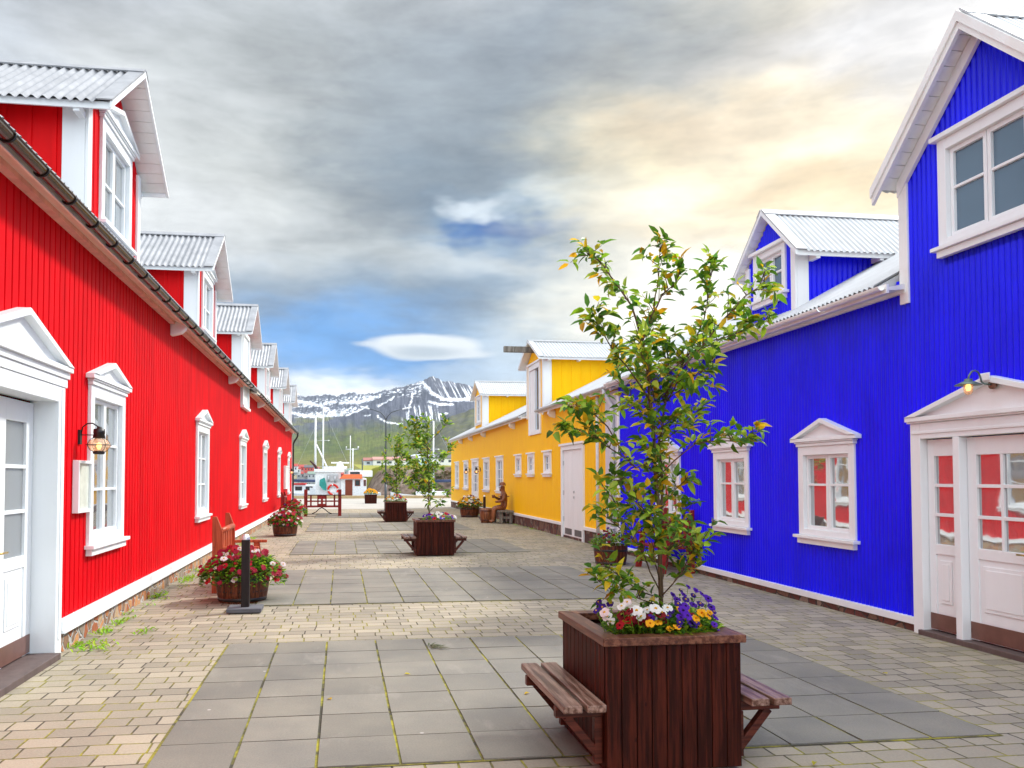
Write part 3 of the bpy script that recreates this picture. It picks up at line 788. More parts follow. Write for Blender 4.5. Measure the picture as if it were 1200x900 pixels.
for a, b in ((YY0, 19.22), (21.25, 34.7), (36.35, YY1+.04)): tbox(tr, T, a, b, -.02, .055, .31, .39)
tr.build('base_trim', M['white'], yb, bevel=.004)
gable_roof(yb, 5.78, 10.8, 3.64, 6.15, YY0-.3, hy-1.4, M['roofwhite'], -1, pitch=.1)
gable_roof(yb, 5.78, 10.8, 3.64, 6.15, hy+1.4, YY1+.35, M['roofwhite'], -1, pitch=.1)
rf = MB(); slab_roof(rf, (10.8, hy-1.4, 6.15), (0,1,0), (-5.02, 0, -2.51), 2.8, 5.0, -.1, 0); slab_roof(rf, (10.8, hy-1.4, 6.15), (0,1,0), (5.02, 0, -2.51), 2.8, 5.6, -.1, 0); rf.build('roof', M['roofwhite'], yb)
for a, b in ((YY0-.3, hy-1.1), (hy+1.1, YY1+.35)):
    e = MB(); e.prism([(XY, 3.56), (5.81, 3.53), (5.81, 3.57), (XY, 3.61)], lambda p, q, d: (p, d, q), a, b); e.box(5.79, 5.812, a, b, 3.50, 3.635); e.build('eaves_board', M['whitewarm'], yb)
    gt = MB(); gx, gz, gr = 5.74, 3.60, .055
    ring = [(gx+gr*math.cos(R(180+20*k)), gz+gr*math.sin(R(180+20*k))) for k in range(10)]
    inn = [(gx+(gr-.006)*math.cos(R(180+20*k)), gz+(gr-.006)*math.sin(R(180+20*k))) for k in range(9, -1, -1)]
    gt.prism(ring+inn, lambda p, q, d: (p, d, q), a, b); gt.build('gutter', M['steel'], yb)
for yv in (20.0, 22.0, 27.3, 33.0, 36.4, 39.5): purlin(T, yv, 0, .20, 3.36).build('eaves_bracket', M['whitewarm'], yb, bevel=.01)
# tall windows
y0w = window(yb, T, tall[0], .66, 1.12, 2.40, .13, (1/3,1/3,1/3), 2, lintel=True, glassmat='glassdark')
for c in tall[1:]: copy_tree(y0w, yb, (0, c-tall[0], 0))
s0 = window(yb, T, small[0], .42, 1.74, 2.36, .10, (.5,.5), 2, lintel=True, glassmat='glassdark')
for c in small[1:]: copy_tree(s0, yb, (0, c-small[0], 0))
# wide white double door with vents
d = MB(); tbox(d, T, 19.22, 19.36, -.08, .05, .0, 2.46); tbox(d, T, 21.11, 21.25, -.08, .05, .0, 2.46); tbox(d, T, 19.36, 21.11, -.08, .05, 2.34, 2.46); tbox(d, T, 19.15, 21.32, 0, .09, 2.462, 2.52)
d.build('door_frame', M['white'], yb, bevel=.004)
for a, b, hs in ((19.37, 20.22, 1), (20.24, 21.10, -1)):
    d = MB(); tbox(d, T, a, b, -.06, .005, .06, 2.335)
    for k in range(1, 6): tbox(d, T, a+(b-a)*k/6-.003, a+(b-a)*k/6+.003, .005, .008, .3, 2.3)
    dd_ = d.build('door', M['white'], yb, bevel=.003)
    v = MB(); tbox(v, T, a+.12, b-.12, .006, .012, .10, .26); v.build('vent', M['darkflash'], dd_)
    h = MB(); hu = b+.0 if hs < 0 else a; 
    if hs < 0: 
        for z in (.5, 1.2, 2.0): tbox(h, T, b-.03, b+.02, .006, .02, z-.06, z+.06)
        h.build('hinge', M['steel'], dd_)
    else:
        tbox(h, T, b-.12, b-.07, .006, .03, 1.2, 1.26); tbox(h, T, b-.12, b-.07, .006, .03, 1.06, 1.12); h.build('handle', M['steel'], dd_)
# glazed single door
d = MB(); tbox(d, T, 34.7, 34.84, -.08, .05, .1, 2.42); tbox(d, T, 36.21, 36.35, -.08, .05, .1, 2.42); tbox(d, T, 34.84, 36.21, -.08, .05, 2.30, 2.42); tbox(d, T, 34.63, 36.42, 0, .09, 2.422, 2.48)
d.build('door_frame', M['white'], yb); leaf_door(yb, T, 34.85, 36.2, .1, 2.29, -.02, 1.0, 2.12, 3, 2, 'glassdark', False, None, .2)
st = MB(); tbox(st, T, 34.6, 36.4, .0, .3, 0, .1); st.build('doorstep', M['step'], yb)
# hatch dormer, flush with the wall
dormer(yb, XY-.002, -1, hy, 1.06, 1.38, .24, 3.5, 5.2, 5.9, 4.5, M['yellow'], PB, M['yellow'], prof_wide(.3), M['roofwhite'], .24, holes=[(hy-.6, hy+.6, 3.0, 5.05)], flash='steel')
h = MB(); tbox(h, T, hy-.74, hy-.60, -.12, .05, 2.95, 5.16); tbox(h, T, hy+.60, hy+.74, -.12, .05, 2.95, 5.16); tbox(h, T, hy-.6, hy+.6, -.12, .05, 5.0, 5.16); tbox(h, T, hy-.6, hy+.6, -.12, .05, 2.95, 3.08); tbox(h, T, hy-.8, hy+.8, 0, .09, 5.162, 5.22)
hf = h.build('hatch_frame', M['white'], yb, bevel=.004)
h = MB(); tbox(h, T, hy-.02, hy+.59, -.06, .02, 3.09, 4.99); h.build('hatch_door', M['white'], hf)
h = MB(); tbox(h, T, hy-.59, hy-.03, -.11, -.09, 3.09, 4.99); h.build('pane', M['glassdark'], hf)
h = MB(); h.box(5.0, 6.6, hy-.07, hy+.07, 5.52, 5.70); h.build('hoisting_beam', M['greywood'], yb, bevel=.006)
# small dormer set back on the roof
dormer(yb, 6.30, -1, 36.35, 1.03, 1.40, .2, 3.7, 5.35, 6.08, 4.4, M['yellow'], PB, M['yellow'], prof_wide(.3), M['roofwhite'], .26, holes=[(36.35-.51, 36.35+.51, 4.2, 5.28)], flash='steel')
window(yb, TX(6.30, -1), 36.35, .58, 4.15, 5.35, .11, (1/3,1/3,1/3), 2, lintel=True, glassmat='glassdark', name='dormer_window')
# pale boarded corner where the yellow and blue houses meet
c = MB(); c.box(XY-.05, XY+.3, 16.66, 17.5, .02, 3.52); c.build('corner_board', paint('pale_lilac_grey_board', (.56,.58,.68), .5, .04, 5, .1), yb, bevel=.005)
c = MB(); c.box(XB-.03, XB+.002, BY1-.10, BY1+.02, .15, 3.45); c.build('corner_board', M['white'], bb_) if False else None
dp = MB(); dp.tube([(5.74, 16.95, 3.56), (5.74, 16.95, 3.46), (5.80, 16.93, 3.38), (5.9, 16.9, 3.2), (5.9, 16.9, 3.1), (5.9, 16.9, .05)], .045, 12)
for z in (.5, 1.7, 2.9): dp.tube([(5.9, 16.9, z-.02), (5.9, 16.9, z+.02)], .056, 12)
dp.build('downpipe', M['steel'] if False else flat('white_downpipe', (.66,.68,.72), .35), yb)
dp = MB(); dp.tube([(5.88, 17.85, 3.5), (5.88, 17.85, .02)], .04, 10); dp.build('downpipe', flat('pale_downpipe', (.62,.64,.68), .35), yb)
base(); CUR = Vector(bb_.location)
c = MB(); c.box(XB-.035, XB-.012, BY1-.12, BY1+.02, .15, 3.45); c.build('corner_board', M['white'], bb_)
# lanterns beside the yellow door
for yv, lab in ((34.2, 'onion lantern right of the glazed yellow house door'), (37.1, 'onion lantern left of the glazed yellow house door')):
    l = copy_tree(L0); l.location = (XY, yv, 1.95); l.rotation_euler = (0, 0, math.pi); l['label'] = lab


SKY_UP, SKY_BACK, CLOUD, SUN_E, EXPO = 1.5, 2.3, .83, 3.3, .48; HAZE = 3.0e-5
# ================================================================== PLANTERS WITH BENCHES
def make_planter(loc, label, group):
    x, y, _ = loc     # centre of the box
    o = thing('wooden_planter', loc, label, 'planter', group)
    hx, hy_, H = .385, .43, .74
    n = 9; rng = random.Random(5)
    for e in (-1, 1):                # front and back, side panels: upright boards
        b = MB(); w = 2*hx/n
        for k in range(n):
            q = rng.uniform(-.0015, .0015)
            b.box(x-hx+k*w+.002, x-hx+(k+1)*w-.002, y+e*hy_, y+e*(hy_-.024)+q, .02, H-.045)
        b.box(x-hx, x+hx, y+e*(hy_-.026), y+e*(hy_-.04), .02, H-.05)
        b.build('side_panel', M['wplanter'], o, bevel=.003)
        b = MB(); m = 10; w = (2*hy_-.05)/m
        for k in range(m):
            b.box(x+e*(hx+.0), x+e*(hx-.024), y-hy_+.025+k*w+.002, y-hy_+.025+(k+1)*w-.002, .02, H-.045)
        b.box(x+e*(hx-.026), x+e*(hx-.04), y-hy_+.03, y+hy_-.03, .02, H-.05)
        b.build('side_panel', M['wplanter'], o, bevel=.003)
    r = MB(); a, bq, t = hx+.022, hy_+.022, .105
    z0, z1 = H-.044, H
    r.prism([(x-a, y-bq), (x+a, y-bq), (x+a-t, y-bq+t), (x-a+t, y-bq+t)], lambda p, q, d: (p, q, d), z0, z1)
    r.prism([(x-a, y+bq), (x+a, y+bq), (x+a-t, y+bq-t), (x-a+t, y+bq-t)], lambda p, q, d: (p, q, d), z0, z1)
    r.prism([(x-a, y-bq+.001), (x-a, y+bq-.001), (x-a+t-.001, y+bq-t), (x-a+t-.001, y-bq+t)], lambda p, q, d: (p, q, d), z0, z1-.001)
    r.prism([(x+a, y-bq+.001), (x+a, y+bq-.001), (x+a-t+.001, y+bq-t), (x+a-t+.001, y-bq+t)], lambda p, q, d: (p, q, d), z0, z1-.001)
    r.build('rim', M['wrim'], o, bevel=.004)
    s = MB(); s.box(x-hx+.04, x+hx-.04, y-hy_+.04, y+hy_-.04, .3, H-.07); s.build('soil', M['soil'], o)
    for e in (-1, 1):
        for k, q in enumerate((.205, .075)):
            b = MB(); xx = x+e*(hx+q); b.box(xx-.052, xx+.052, y-.50, y+.50, .362, .402); b.build('seat_plank', M['wbench'], o, bevel=.005)
        for yy in (y-.34, y+.34):
            b = MB(); b.box(x+e*hx, x+e*(hx+.262), yy-.024, yy+.024, .302, .360)
            b.box(x+e*(hx+.002), x+e*(hx+.045), yy-.025, yy+.025, .05, .300)
            b.bar((x+e*(hx+.20), yy, .305), (x+e*(hx+.02), yy, .09), .044, .046, up=(0,1,0)); b.build('bracket', M['wbrace'], o, bevel=.003)
    return o
PG = 'square wooden planters down the middle of the street'
PL = [(1.80, 4.60), (1.92, 16.70), (1.97, 29.35)]
p0 = make_planter((PL[0][0], PL[0][1], 0), 'large brown wooden planter with bench seats, nearest in the foreground', PG)
for (x, y), lab in zip(PL[1:], ('brown wooden planter with bench seats standing in the middle distance', 'farthest brown wooden planter with bench seats in front of the street lamp')):
    c = copy_tree(p0); c.location = (x, y, 0); c['label'] = lab

# ================================================================== FLOWERS
def leaf_geo(mb, p, d, n, L, W, col, fold=.25, curl=.15):
    """pointed oval leaf from p along d with normal n"""
    d = Vector(d).normalized(); n = Vector(n); s = d.cross(n)
    if s.length < 1e-3: s = d.orthogonal()
    s.normalize(); n = s.cross(d).normalized(); p = Vector(p)
    m = [p, p+d*L*.3-n*(0), p+d*L*.68-n*L*curl*.4, p+d*L-n*L*curl]
    l = [p+d*L*.28+s*W*.46+n*W*fold, p+d*L*.66+s*W*.38+n*(W*fold*.8)-n*L*curl*.3]
    r = [p+d*L*.28-s*W*.46+n*W*fold, p+d*L*.66-s*W*.38+n*(W*fold*.8)-n*L*curl*.3]
    vs = m+l+r
    return mb.add(vs, [(0,1,4),(1,2,5,4),(2,3,5),(0,6,1),(1,6,7,2),(2,7,3)], col, True)
GREENS = [(.07,.18,.014),(.12,.27,.018),(.22,.40,.02),(.34,.52,.035),(.08,.22,.035),(.42,.56,.07)]
YELS = [(.62,.52,.02),(.70,.46,.015),(.50,.46,.03),(.60,.34,.012)]
def bloom_mesh(name, col, eye, size, double=False):
    b = MB(); 
    if double:      # small fuchsia-like bell cluster
        for k in range(7):
            a = R(51.4*k); d = Vector((math.cos(a), math.sin(a), .3))
            leaf_geo(b, (0,0,0), d, (0,0,1), size, size*.8, col if k % 2 else tuple(q*.75 for q in col), .1, .35)
    else:
        for k, (ang, s) in enumerate(((90,1),(162,.95),(18,.95),(225,.9),(-45,.9))):
            a = R(ang); d = Vector((math.cos(a), math.sin(a), .12)); rr_ = size*.36*s
            c = d*size*.30; pts = [c+Vector((math.cos(R(45*q))*rr_, math.sin(R(45*q))*rr_, .0015*k+.004*math.cos(R(90*q)))) for q in range(8)]
            b.add([c+Vector((0,0,.002*k))]+pts, [(0, 1+q, 1+(q+1) % 8) for q in range(8)], col, True)
        b.lathe([(.0,.013),(size*.13,.011),(size*.15,.006)], (0,0,0), 8, eye)
    base(); o = b.build(name, M['petal']); me = o.data; bpy.data.objects.remove(o); return me
YE = (.75,.42,.02)
BL = {'white': bloom_mesh('white_bloom', (.80,.80,.76), YE, .05), 'maroon': bloom_mesh('maroon_bloom', (.20,.006,.012), (.03,.0,.005), .05),
      'purple': bloom_mesh('purple_bloom', (.10,.015,.42), (.02,.0,.06), .05), 'violet': bloom_mesh('violet_bloom', (.045,.01,.20), YE, .04),
      'yellow': bloom_mesh('yellow_bloom', (.85,.42,.008), (.6,.15,.0), .045), 'red': bloom_mesh('red_bloom', (.50,.008,.02), (.1,.0,.0), .05),
      'fuch': bloom_mesh('crimson_bloom', (.40,.006,.035), YE, .034, True), 'lightf': bloom_mesh('pale_bloom', (.78,.66,.66), YE, .05)}
def flowers(loc, label, group, blooms, rx, ry, h, nleaf, seed, drop=0., leafL=.035, cat='flowers', stems=False, bsc=1.):
    """mound of foliage with individual blossoms. blooms: list of (kind,x,y,z,scale) offsets or (kind,count)"""
    rng = random.Random(seed)
    o = thing('flowering_plants', loc, label, cat, group); L = Vector(loc)
    f = MB()
    for i in range(nleaf):
        a = rng.uniform(0, 2*math.pi); r = math.sqrt(rng.random()); el = rng.random()
        x, y = r*rx*math.cos(a), r*ry*math.sin(a); z = h*(1-r*r*.75)*rng.uniform(.25, 1.) - drop*max(0, r-.65)*rng.random()*3
        d = Vector((math.cos(a)*r+rng.uniform(-.7,.7), math.sin(a)*r+rng.uniform(-.7,.7), rng.uniform(-.2,.9)-drop*r))
        g = rng.choice(GREENS[:5]); leaf_geo(f, L+Vector((x,y,z)), d, (rng.uniform(-.5,.5), rng.uniform(-.5,.5), 1), leafL*rng.uniform(.6,1.3), leafL*.55, g)
    for i in range(26):
        a = rng.uniform(0, 2*math.pi); r = rng.random()*.7
        f.tube([L+Vector((r*rx*.6*math.cos(a), r*ry*.6*math.sin(a), -.03)), L+Vector((r*rx*math.cos(a), r*ry*math.sin(a), h*(1-r*r*.7)*.9))], .0025, 4, GREENS[1])
    for bl in blooms:
        if len(bl) == 2:
            pts = []
            for i in range(bl[1]):
                a = rng.uniform(0, 2*math.pi); r = math.sqrt(rng.random())*1.08
                if math.sin(a) > .2: a = -a
                pts.append((bl[0], r*rx*math.cos(a), r*ry*math.sin(a), h*(1-r*r*.62)*rng.uniform(.85,1.12)+.02-drop*max(0,r-.65)*rng.random()*3, rng.uniform(.75,1.2)*bsc))
        else: pts = [bl]
        for kind, px_, py_, pz, s in pts:
            ob = bpy.data.objects.new('blossom', BL[kind]); COL.objects.link(ob); ob.parent = o
            ob.location = (px_, py_, pz); ob.scale = (s, s, s)
            n = Vector((max(-.7, min(.7, px_/rx*.6))+rng.uniform(-.3,.3), -.75+rng.uniform(-.2,.3), .7)).normalized()
            if stems: f.tube([L+Vector((px_*.8, py_*.8, -.03)), L+Vector((px_, py_, pz-.006))], [.003,.0015], 4, GREENS[2])
            if stems:
                for q_ in range(7):
                    t_ = rng.uniform(.2,.9); leaf_geo(f, L+Vector((px_*(.8+.2*t_), py_*(.8+.2*t_), -.03+(pz+.02)*t_)), (rng.uniform(-1,1), rng.uniform(-1,1), rng.uniform(0,1)), (0,0,1), leafL*rng.uniform(.6,1.2), leafL*.4, rng.choice(GREENS[:5]))
            ob.rotation_mode = 'QUATERNION'; ob.rotation_quaternion = Vector((0,0,1)).rotation_difference(n) @ Quaternion((0,0,1), rng.uniform(-.6,.6))
    f.build('foliage', M['leaf'], o)
    return o
# near planter: pansies hug the street side of the box
FX, FY, FZ = 1.86, 4.48, .70
def fp(px_, py_, kind, s=1., Y=4.28):
    q = P(px_, py_, Y+random.Random(px_*7+py_).uniform(-.05,.05)); return (kind, q.x-FX, q.y-FY, q.z-FZ, s)
near = [fp(746,716,'white',1.15), fp(752,723,'white'), fp(768,714,'white',1.2), fp(775,718,'white',1.), fp(782,713,'white'), fp(712,723,'white'), fp(717,729,'white',.9),
        fp(798,731,'white',1.), fp(765,727,'white',.9), fp(709,718,'lightf'), fp(729,711,'white',.9), fp(735,706,'lightf',.8),
        fp(730,722,'maroon',1.1), fp(737,727,'red',.9), fp(748,727,'maroon',1.2), fp(757,726,'maroon',.9), fp(774,721,'maroon',1.), fp(727,733,'red',.9), fp(738,717,'maroon',.8), fp(778,728,'maroon',.7),
        fp(762,731,'yellow'), fp(771,730,'yellow',.9), fp(822,719,'yellow',1.1), fp(828,722,'yellow',1.), fp(815,725,'yellow',.9), fp(818,731,'yellow',.8), fp(785,737,'yellow',.8), fp(791,736,'yellow',.6), fp(824,735,'yellow',.6), fp(836,735,'yellow',.5),
        fp(800,716,'purple',1.1,4.35), fp(805,722,'purple',1.), fp(810,732,'purple',1.2), fp(797,724,'purple',.9), fp(794,708,'violet',1.,4.45), fp(803,703,'violet',1.,4.5), fp(812,709,'purple',.9,4.5),
        fp(786,716,'violet',.9,4.4), fp(783,722,'violet',.8), fp(820,708,'violet',1.,4.5), fp(829,702,'purple',1.,4.55), fp(833,712,'purple',.9,4.5), fp(836,717,'violet',.8,4.45),
        fp(702,706,'violet',.9,4.4), fp(706,712,'violet',1.,4.4), fp(699,716,'violet',.8,4.35), fp(715,708,'violet',.9,4.45), fp(840,737,'purple',.6), fp(845,740,'violet',.5),
        fp(788,697,'purple',.7,4.7), fp(797,692,'violet',.7,4.75), fp(806,688,'purple',.6,4.8), fp(815,692,'purple',.7,4.8), fp(812,698,'violet',.8,4.7), fp(822,696,'purple',.8,4.7), fp(801,697,'purple',.7,4.7), fp(793,703,'purple',.8,4.6)]
near += [('white',7),('violet',8),('purple',6),('yellow',6),('maroon',5)]
flowers((FX, FY, FZ), 'pansies in white, maroon, purple and yellow filling the nearest planter', 'flowers in the square planters', near, .33, .26, .15, 1900, 2, bsc=.75, leafL=.042, stems=True)
# wispy lavender-like stems at the back right
flowers((PL[1][0]+.1, PL[1][1]-.1, .70), 'white and red pansies with purple lobelia in the middle planter', 'flowers in the square planters',
        [('white', 16), ('red', 8), ('violet', 9), ('purple', 8)], .34, .3, .16, 700, 3, bsc=1.2)
flowers((PL[2][0], PL[2][1]-.05, .70), 'purple, yellow and white pansies in the farthest planter', 'flowers in the square planters',
        [('violet', 14), ('yellow', 16), ('white', 8), ('red', 6)], .42, .36, .26, 500, 4, leafL=.05, bsc=1.25)

# ================================================================== TREES
def make_tree(loc, label, seed, stems, dens, leafL, group, yel=.20, twigs=9, spread=.16):
    """stems: list of polylines relative to loc with start radius"""
    rng = random.Random(seed); o = thing('young_tree', loc, label, 'tree', group); L = Vector(loc)
    tk = MB(); cr = MB(); nleaf = 0
    def leafs(p, d, n):
        pass
    def put(p, d):
        g = rng.random()
        c = rng.choice(YELS) if g < yel else rng.choice(GREENS)
        b = rng.uniform(.75, 1.3); c = tuple(min(.9, q*b) for q in c)
        dd = (Vector(d)*.6+Vector((rng.uniform(-1,1), rng.uniform(-1,1), rng.uniform(-.75,.65)))).normalized()
        leaf_geo(cr, p+dd*.012, dd, (rng.uniform(-.8,.8), rng.uniform(-.8,.8), 1), leafL*rng.uniform(.4,1.3), leafL*rng.uniform(.38,.6), c, .22, rng.uniform(0,.4))
    def along(pts, t):
        n = len(pts)-1; q = min(t*n, n-1e-6); i = int(q); return pts[i].lerp(pts[i+1], q-i), (pts[i+1]-pts[i]).normalized()
    for pts, r0, r1, leafy, tl in stems:
        pts = [Vector(p) for p in pts]; sm = []
        for i in range(len(pts)-1):         # subdivide with slight wobble
            sm.append(pts[i]); w = (pts[i+1]-pts[i]).length
            if i: pass
            sm.append(pts[i].lerp(pts[i+1], .5)+Vector((rng.uniform(-1,1), rng.uniform(-1,1), 0))*w*.05)
        sm.append(pts[-1]); rad = [r0+(r1-r0)*i/(len(sm)-1) for i in range(len(sm))]
        tk.tube([L+p for p in sm], [q*.8 for q in rad], 7)
        ln = sum((sm[i+1]-sm[i]).length for i in range(len(sm)-1))
        nt = int(ln*twigs*dens)
        for k in range(nt):
            t = leafy+(1-leafy)*(k+rng.random())/max(1, nt)
            p, d = along(sm, min(.999, t))
            dv = (d*rng.uniform(.2,.8)+Vector((rng.uniform(-1,1), rng.uniform(-1,1), rng.uniform(-.35,.8)))).normalized()
            l = tl*rng.uniform(.5,1.25); mid = p+dv*l*.5+Vector((0,0,.01)); end = p+dv*l+Vector((0,0,rng.uniform(-.02,.04)))
            tk.tube([L+p, L+mid, L+end], [.0035, .0025, .0012], 4)
            m = max(3, int(l/.022))
            for j in range(m):
                q, dq = along([p, mid, end], (j+.7)/m)
                put(L+q, dq)
            for j in range(2): put(L+end, dv)
        for j in range(int(ln*22)):
            t = leafy+(1-leafy)*rng.random(); p, d = along(sm, min(.999, t)); put(L+p, d)
    tk.build('trunk', M['bark'], o); c_ = cr.build('crown', M['leaf'], o); print('tree leaves', len(cr.f)//6)
    return o
TY0 = 4.62; TX0 = 1.83; TZ0 = .68
def tp(px_, py_, dy=0.):
    q = P(px_, py_, TY0+dy); return (q.x-TX0, q.y-TY0, q.z-TZ0)
stems = [
 ([tp(775,712), tp(773,640,.0), tp(769,570,.0), tp(766,500,.02), tp(760,440,.02), tp(750,392,.0)], .017, .010, .25, .13),
 ([tp(776,700), tp(775,600,.02), tp(772,520,.04), tp(778,480,.05), tp(783,440,.06), tp(779,400,.1)], .012, .006, .25, .14),
 ([tp(750,392), tp(740,358,.05), tp(722,332,.1), tp(708,312,.13), tp(694,298,.15), tp(684,300,.16)], .009, .003, .1, .09),
 ([tp(752,400), tp(762,372,-.05), tp(776,345,-.1), tp(787,336,-.14)], .009, .004, .1, .11),
 ([tp(766,362,-.06), tp(772,330,-.04), tp(773,300,0), tp(774,285,0)], .006, .002, .3, .07),
 ([tp(787,338,-.12), tp(797,320,-.15), tp(801,298,-.17)], .005, .002, .2, .06),
 ([tp(779,470,.05), tp(798,430,.12), tp(816,395,.16), tp(829,354,.2), tp(832,325,.2), tp(836,308,.2)], .008, .002, .2, .07),
 ([tp(778,465,0), tp(800,430,-.1), tp(826,402,-.18), tp(850,372,-.25), tp(872,348,-.3), tp(890,336,-.34), tp(906,334,-.36)], .008, .002, .25, .08),
 ([tp(780,440,.0), tp(812,415,.06), tp(840,400,.1), tp(866,388,.14)], .006, .002, .2, .09),
 ([tp(826,402,-.15), tp(860,392,-.22), tp(890,378,-.26), tp(902,372,-.3)], .004, .002, .3, .06),
 ([tp(762,470,.0), tp(735,430,-.12), tp(715,405,-.2), tp(702,385,-.25), tp(694,365,-.28)], .007, .002, .3, .08),
 ([tp(766,540,.0), tp(745,548,-.1), tp(722,530,-.2), tp(700,514,-.28), tp(680,505,-.33), tp(662,500,-.36)], .007, .002, .25, .07),
 ([tp(740,545,-.08), tp(712,500,-.15), tp(696,485,-.22), tp(682,476,-.26), tp(668,480,-.3)], .006, .002, .3, .08),
 ([tp(767,565,0), tp(790,540,-.1), tp(815,520,-.2), tp(842,516,-.28), tp(868,518,-.33), tp(890,505,-.36)], .006, .002, .3, .06),
 ([tp(782,470,0), tp(795,440,-.2), tp(815,440,-.3), tp(838,430,-.35)], .006, .002, .2, .11),
 ([tp(768,500,0), tp(745,480,.2), tp(730,455,.3), tp(722,430,.35)], .006, .002, .2, .11),
 ([tp(770,520,0), tp(800,500,.2), tp(822,478,.3)], .006, .002, .2, .1),
 ([tp(768,470,0), tp(760,430,-.22), tp(745,405,-.32)], .006, .002, .2, .12),
 ([tp(772,690,0), tp(755,650,-.08), tp(735,625,-.15), tp(716,610,-.2), tp(704,600,-.22)], .006, .002, .15, .09),
 ([tp(770,700,0), tp(745,690,-.1), tp(722,672,-.16), tp(704,660,-.2)], .005, .002, .2, .08),
 ([tp(770,660,0), tp(745,612,.05), tp(725,596,.1), tp(708,572,.1)], .005, .002, .25, .08),
 ([tp(774,700,0), tp(800,670,-.08), tp(812,645,-.14), tp(826,630,-.18)], .006, .002, .15, .08),
 ([tp(774,690,0), tp(785,640,.05), tp(800,610,.1), tp(806,590,.12)], .005, .002, .25, .07),
 ([tp(773,640,0), tp(762,610,-.15), tp(750,590,-.22)], .005, .002, .1, .09),
 ([tp(772,650,0), tp(800,640,-.1), tp(815,652,-.16), tp(824,640,-.2)], .005, .002, .1, .09),
 ([tp(773,620,0), tp(752,600,-.1), tp(735,560,-.12), tp(715,565,-.14)], .005, .002, .2, .09),
 ([tp(773,600,0), tp(790,575,.05), tp(806,560,-.05)], .005, .002, .2, .08),
 ([tp(773,710,0), tp(745,700,-.14), tp(715,690,-.18), tp(700,680,-.2)], .005, .002, .1, .08),
 ([tp(779,470,0), tp(800,455,.1), tp(830,450,.1)], .005, .002, .2, .1),
 ([tp(773,680,0), tp(765,650,-.15), tp(770,630,-.22), tp(780,615,-.25)], .005, .002, .1, .09),
]
make_tree((TX0, TY0, TZ0), 'tall slender young tree with green and yellow leaves in the nearest planter', 11, stems, 2.7, .075, 'young trees in the planters')
def generic_stems(seed, h, w):
    rg = random.Random(seed); st = [([(0,0,0), (rg.uniform(-.05,.05),0,h*.33), (rg.uniform(-.07,.07),.03,h*.66), (rg.uniform(-.05,.05),0,h)], .018, .004, .12, .2)]
    for k in range(17):
        z = h*(.10+.74*k/17); a = rg.uniform(0, 6.28) if k % 2 else rg.choice((0, math.pi))+rg.uniform(-.6,.6); l = w*rg.uniform(.55,1.)*(1-.35*(k/17))
        c, s = math.cos(a), math.sin(a)
        st.append(([(0,0,z), (c*l*.4, s*l*.4, z+l*.35), (c*l*.8, s*l*.8, z+l*.75), (c*l, s*l, z+l*rg.uniform(.7,1.15))], .009, .002, .2, .17))
    return st
t2 = make_tree((1.86, 16.75, .68), 'bushy young tree growing in the middle planter', 21, generic_stems(4, 2.25, .70), 1.0, .115, 'young trees in the planters', yel=.07)
t3 = copy_tree(t2); t3.location = (2.0, 29.4, .66); t3.rotation_euler = (0,0,2.1); t3.scale = (.95,.95,1.12); t3['label'] = 'young tree in the farthest planter beside the street lamp'

# ================================================================== BARRELS
def make_barrel(loc, label, group, r=.345, h=.41):
    o = thing('barrel_planter', loc, label, 'barrel planter', group); x, y, _ = loc
    prof = [(r*.86, 0), (r*.93, h*.25), (r*.985, h*.6), (r, h*.85), (r, h), (r-.03, h), (r-.035, h*.7), (0, h*.7)]
    b = MB(); n = 20
    for k in range(n):
        a0, a1 = 2*math.pi*k/n+.012, 2*math.pi*(k+1)/n-.012
        vs = []
        for q, z in prof[:6]:
            vs += [(x+q*math.cos(a0), y+q*math.sin(a0), z), (x+q*math.cos((a0+a1)/2)*1.004, y+q*math.sin((a0+a1)/2)*1.004, z), (x+q*math.cos(a1), y+q*math.sin(a1), z)]
        fs = []
        for i in range(5):
            fs += [(3*i, 3*i+1, 3*i+4, 3*i+3), (3*i+1, 3*i+2, 3*i+5, 3*i+4)]
        b.add(vs, fs)
    b.lathe([(r*.84, .01), (r*.96, h*.8), (r*.93, h*.8)], (x,y,0), 30); b.build('staves', M['barrel'], o)
    for z in (.045, .16, .30):
        z = z*h/.41; rz = r*(.86+.14*min(1, z/h/.85))+.004
        g = MB(); g.lathe([(rz-.002, z-.022), (rz+.004, z-.02), (rz+.007, z+.02), (rz+.001, z+.022)], (x,y,0), 36); g.build('hoop', M['black'], o)
    g = MB(); g.lathe([(r*.95, h*.84), (0, h*.88)], (x,y,0), 20); g.build('soil', M['soil'], o)
    return o
BG = 'half barrels planted with flowers'
b0 = make_barrel((-1.27, 10.75, 0), 'half barrel planter nearest on the left, behind the bollard', BG)
for (x, y, s), lab in (((-1.53, 22.5, 1.), 'second half barrel planter along the red building'), ((-1.75, 29.8, .85), 'third half barrel planter along the red building, near the red bench'),
        ((5.20, 32.3, 1.15), 'half barrel planter with orange and white flowers by the yellow building'), ((4.95, 14.3, .9), 'dark half barrel planter beside the blue wall behind the tree'), ((.0, 0, 0), None)):
    if lab: c = copy_tree(b0); c.location = (x, y, 0); c.scale = (s, s, s); c['label'] = lab
flowers((-1.27, 10.75, .36), 'crimson and white flowers spilling over the nearest half barrel', 'flowers in the half barrels', [('fuch', 66), ('lightf', 14), ('red', 18)], .52, .44, .30, 2600, 8, drop=.20, leafL=.062, bsc=1.35)
flowers((-1.53, 22.5, .36), 'crimson, white and violet flowers in the second barrel on the left', 'flowers in the half barrels', [('fuch', 40), ('lightf', 16), ('red', 16), ('violet', 6)], .43, .40, .34, 1400, 9, drop=.16, leafL=.07, bsc=1.4)
